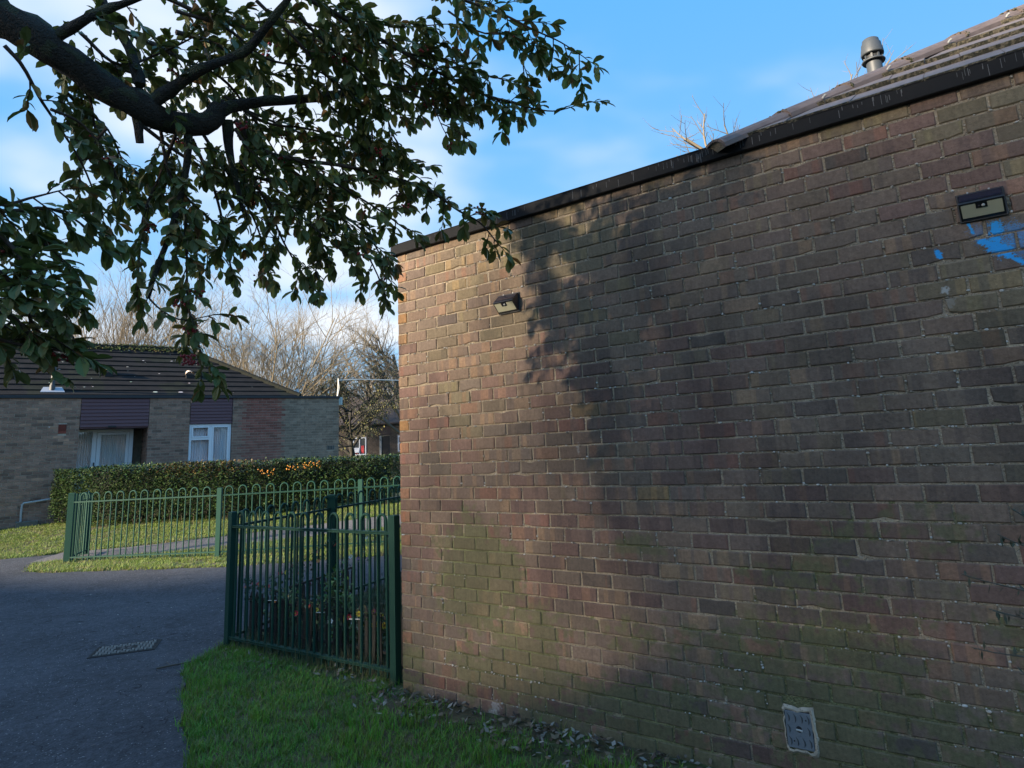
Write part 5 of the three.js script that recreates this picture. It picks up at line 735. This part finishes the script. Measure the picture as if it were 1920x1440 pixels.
// ================================================================ WHAT STANDS OUTSIDE THE FRAME AND SHADES IT
const US = (u, l) => [.821 * u + .571 * l, -.571 * u + .821 * l];     // u runs with the sunlight, l across it
function shadeBungalow(label, a, b, half, ridge) {       // ridge from a to b
  const dx = b[0] - a[0], dz = b[1] - a[1], L = Math.hypot(dx, dz), o = thing('bungalow', label, 'house', [a[0], 0, a[1]], -Math.atan2(dz, dx)), e = 2.95, x0 = -half, x1 = L + half;
  const w = new MB(); w.box(x0, x1, -.2, e, -half, half); w.build('wall', M(C(.15, .125, .1), .95, { map: rp(grain, 1) }), o);
  const f = new MB(); f.box(x0 - .05, x1 + .05, e, e + .07, -half - .05, half + .05); f.build('fascia', M(C(.012, .013, .015), .6), o);
  const r = new MB(), E = e + .07, h = half + .05, A = [0, ridge, 0], B = [L, ridge, 0], p = [[x0 - .05, E, h], [x1 + .05, E, h], [x1 + .05, E, -h], [x0 - .05, E, -h]];
  r.quad(p[0], p[1], B, A); r.tri(p[1], p[2], B); r.quad(p[2], p[3], A, B); r.tri(p[3], p[0], A); r.build('roof', M(C(.06, .055, .055), .9, { map: rp(grain, 1) }), o);
  for (let x = 1; x < L; x += 3.2) { const q = new MB(); q.bbox(x, x + 1.2, .9, 2.2, half - .02, half + .03, .01); q.build('window_frame', M(C(.62, .65, .7), .4), o); const g = new MB(); g.box(x + .08, x + 1.12, .98, 2.12, half + .02, half + .036); g.build('pane', M(C(.05, .06, .07), .1), o); }
}
shadeBungalow('brick bungalow out of view on the left whose ridge shades the far tarmac', US(-21.9, -17), US(-14.1, -6.5), 2.7, 4.6);
shadeBungalow('long brick bungalow out of view behind the camera that shades lawn and path', US(-14.2, -2.6), US(-13.2, 6), 2.7, 4.75);
function leafTree(label, base, H, rx, y0, seed, n, size, boughs) {
  const o = thing('evergreen_tree', label, 'tree', [base[0], 0, base[1]], 0, 'evergreen trees out of view'), rnd = mulberry(seed), tr = new MB(), L = [];
  tr.tube([V(0, -.1, 0), V(.1, H * .3, .05), V(0, H * .6, 0), V(.05, H * .92, 0)], [.24, .19, .12, .03], 10, true, .1);
  for (let i = 0; i < boughs; i++) {     // boughs with clumps of leaves
    const f = rnd(), y = lerp(y0, H * .97, f), a = rnd() * 6.283, w = rx * Math.sqrt(Math.max(.08, 1 - Math.pow((f - .4) / .62, 2))) * (.55 + .5 * rnd()), e = V(Math.cos(a) * w, y + .35, Math.sin(a) * w); tr.tube([V(0, y - .5, 0), V(e.x * .5, y, e.z * .5), e], [.05, .03, .012], 5);
    for (let k = 0; k < n; k++) { const t = .3 + .75 * Math.sqrt(rnd()), c = 1.3; L.push([mat4(e.x * t + (rnd() - .5) * c, lerp(y - .4, e.y, t) + (rnd() - .5) * c, e.z * t + (rnd() - .5) * c, rnd() * 6, rnd() * 6, rnd() * 6, size * (.6 + .8 * rnd())), C(.03 + .02 * rnd(), .05 + .03 * rnd(), .018)]); }
  }
  tr.build('trunk', M(C(.07, .055, .04), .95), o); inst('crown', leafSmall, M(0xffffff, .6, dbl), L, o);
}
leafTree('tall evergreen tree far out of view, filtering sun onto the middle of the wall', US(-60, -1.0), 19.6, 4.2, 6, 3001, 72, .42, 90);
leafTree('shorter evergreen tree far out of view on the left, under the sunlit wall corner', US(-58, -7.8), 17.0, 3.4, 5, 3002, 90, .42, 80);
leafTree('tall evergreen tree far out of view, shading the near end of the wall', US(-59, 4.6), 20, 4.2, 6, 3003, 125, .42, 80);
leafTree('open slender evergreen tree far out of view, veiling the wall corner', US(-57, -4.2), 19.2, 2.4, 5, 3004, 20, .42, 60);
// ================================================================ GRASS, LITTER
const blade = (n, hgt, spread, seed) => { const mb = new MB(), r = mulberry(seed); for (let i = 0; i < n; i++) { const a = r() * 6.283, d = r() * spread, x = Math.cos(a) * d, z = Math.sin(a) * d, l = hgt * (.55 + .6 * r()), t = r() * 6.283, lean = .15 + r() * .75, w = .0018 + r() * .0014, cx = Math.cos(t), cz = Math.sin(t), P = (f, s) => { const q = f * f * lean * l; return [x + cx * q - cz * w * s * (1 - f * .9), f * l * (1 - .25 * lean * f), z + cz * q + cx * w * s * (1 - f * .9)]; }; const v = .75 + .5 * r(); mb.color(v, v, v); mb.quad(P(0, -1), P(0, 1), P(.5, 1), P(.5, -1)); mb.tri(P(.5, -1), P(.5, 1), P(1, 0)); } return mb.geo(true); };
const grassMat = new THREE.MeshPhysicalMaterial({ vertexColors: true, roughness: .7, side: THREE.DoubleSide, transmission: .25, thickness: 0 });
{
  const rnd = mulberry(901), L = [], L2 = [];
  for (let i = 0; i < 30000; i++) {
    const x = -3.0 + rnd() * 4.6, z = -6.05 + rnd() * 4.6; if (onTar(x, z) && rnd() > .04) continue; if (onTar(x, z) && !onTar(x - .05, z)) continue; const [s, d] = wallLoc(x, z); if (s > -.05 && d < .02) continue;
    if (s < -.02) { // behind the near fence line
      const f = (x + 2.635) * 1.103 - (z + 5.965) * 1.627; if (f > .05) continue; }
    const bare = fbm(x * 2.3, z * 2.3, 905, 4), nearW = s > -.1 ? sstep(.42, .08, d) : 0; if (rnd() < nearW * .93 || rnd() < sstep(.56, .72, bare) * .75) continue;
    if (onTar(x, z)) continue;
    const fe = Math.abs((x + 2.635) * 1.103 - (z + 5.965) * 1.627) / 1.966; const dry = fe < .12 ? .8 : 0;
    const tone = fbm(x * 3, z * 3, 915, 3), c = rnd() < .1 + dry * .3 ? C(.16, .14, .065) : C(lerp(.085, .16, tone) * (.65 + .7 * rnd()), lerp(.22, .3, tone) * (.65 + .7 * rnd()), .012 + .01 * rnd());
    L.push([mat4(x, gh(x, z) + .004, z, 0, rnd() * 6.3, 0, .75 + rnd() * .7, (.65 + rnd() * .7) * (tone > .58 ? 1.35 : 1)), c]);
  }
  const lawn = inst('lawn_grass', blade(7, .06, .03, 3), grassMat, L); tag(lawn, 'short green lawn grass in front of the brick wall and near fence', 'grass');
  for (let i = 0; i < 60000; i++) {
    const x = -15 + rnd() * 17, z = -18.5 + rnd() * 9.5; if (onTar(x, z) || onPath(x, z)) continue; if (z > -10.2 && x < -9) continue; if (x > -1.4 && z > -11 && z > -9.6) continue;
    const f = x * .619 + z * .785 + 12.092 * .619 + 16.139 * .785; if (f < .35) continue;
    if (z > -9.9 && x > -2.9 && x < -1 && false) continue;
    const b = fbm(x * 1.2, z * 1.2, 925, 4); if (rnd() < sstep(.55, .7, b) * .6) continue; const tone = fbm(x * 1.5, z * 1.5, 935, 3);
    const c = rnd() < .2 ? C(.2, .18, .07) : C(lerp(.12, .18, tone), lerp(.19, .24, tone), .02); L2.push([mat4(x, gh(x, z) + .002, z, 0, rnd() * 6.3, 0, 1.5 + rnd() * .9, .7 + rnd() * .6), c]);
  }
  const g2 = inst('verge_grass', blade(8, .06, .035, 4), grassMat, L2); tag(g2, 'sunlit grass verges round the long green fence and the hedge', 'grass');
  // garden plot
  const L3 = []; for (let i = 0; i < 3500; i++) { const x = -2.6 + rnd() * 2.4, z = -9.4 + rnd() * 4.2; const f1 = (x + 2.635) * 1.103 - (z + 5.965) * 1.627, f2 = (x + 2.6) * -2.29 - (z + 6.0) * .91; if (f1 < .15) continue; if ((x + 2.5) * 3.65 + (z + 6.2) * 1.15 < 0) continue; const [s, d] = wallLoc(x, z); if (s > -.02) continue; L3.push([mat4(x, .004, z, 0, rnd() * 6.3, 0, .9 + rnd(), .8 + rnd() * 1.5), rnd() < .3 ? C(.1, .09, .045) : C(.035, .075, .025)]); }
  const g3 = inst('plot_grass', blade(6, .07, .04, 5), grassMat, L3); tag(g3, 'rough grass inside the little fenced garden', 'grass');
  // long unmown stems against the fence foot
  const L4 = []; for (let i = 0; i < 170; i++) { const t = rnd(), x = lerp(-2.6, -1.05, t) + (rnd() - .5) * .1, z = lerp(-5.94, -4.89, t) + (rnd() - .5) * .12; L4.push([mat4(x, 0, z, 0, rnd() * 6.3, 0, 1.1, 1.2 + rnd() * 2.4), rnd() < .5 ? C(.12, .11, .05) : C(.05, .09, .03)]); }
  const g4 = inst('tall_grass', blade(3, .085, .02, 6), grassMat, L4); tag(g4, 'long uncut grass stems along the foot of the near fence', 'grass');
}
{ // fallen leaves along the wall foot and scattered on the tarmac
  const rnd = mulberry(951), L = [], T = [], cols = [C(.14, .11, .08), C(.22, .19, .15), C(.09, .06, .04), C(.16, .12, .075), C(.3, .28, .24), C(.07, .05, .04)];
  for (let i = 0; i < 1500; i++) { const s = -.15 + rnd() * 3.2, d = .02 + Math.pow(rnd(), 1.7) * .34, [x, z] = wallPt(s, d), k = fbm(s * 2.5, 1, 955, 3); if (rnd() > k * 1.5) continue; const z0 = .018 + rnd() * .022; L.push([mat4(x, z0, z, (rnd() - .5) * 1.2, rnd() * 6.3, (rnd() - .5) * 1.4, .018 + rnd() * .026, .02, .03 + rnd() * .024), cols[rnd() * 6 | 0]]); }
  for (let i = 0; i < 140; i++) { const t = rnd(), x = lerp(-2.6, -1.05, t), z = lerp(-5.94, -4.89, t) + (rnd() - .2) * .25; L.push([mat4(x, .03, z, (rnd() - .5) * 1.2, rnd() * 6.3, (rnd() - .5) * 1.2, .02 + rnd() * .02, .02, .03 + rnd() * .02), cols[rnd() * 6 | 0]]); }
  const ll = inst('leaf_litter', leafSmall, M(0xffffff, .85, dbl), L); tag(ll, 'fallen dry leaves lying along the foot of the brick wall', 'leaves');
  for (let i = 0; i < 1500; i++) { const x = -9 + rnd() * 8, z = -10.4 + rnd() * 8; if (!onTar(x, z)) continue; const nearEdge = !onTar(x + .3, z); if (!nearEdge && rnd() < .62) continue; const s = .006 + rnd() * rnd() * .028; T.push([mat4(x, .0125, z, 0, rnd() * 6.3, (rnd() - .5) * .4, s, .01, s * 1.4), rnd() < .5 ? C(.3, .29, .27) : cols[rnd() * 6 | 0]]); }
  const tl = inst('tarmac_litter', leafSmall, M(0xffffff, .85, dbl), T); tag(tl, 'small dry leaf scraps scattered over the tarmac', 'leaves');
  const st = thing('fallen_stick', 'short broken stick lying on the tarmac at the lawn edge', 'stick', [-2.86, .012, -5.5], .3), mb = new MB(); mb.tube([V(-.1, .008, .02), V(0, .012, 0), V(.12, .01, -.03)], [.006, .007, .004], 6, true, .3); mb.tube([V(-.01, .012, 0), V(-.05, .03, -.06)], [.004, .002], 5); mb.build('branch', M(C(.1, .08, .06), .9), st);
}
renderer.render(scene, camera);
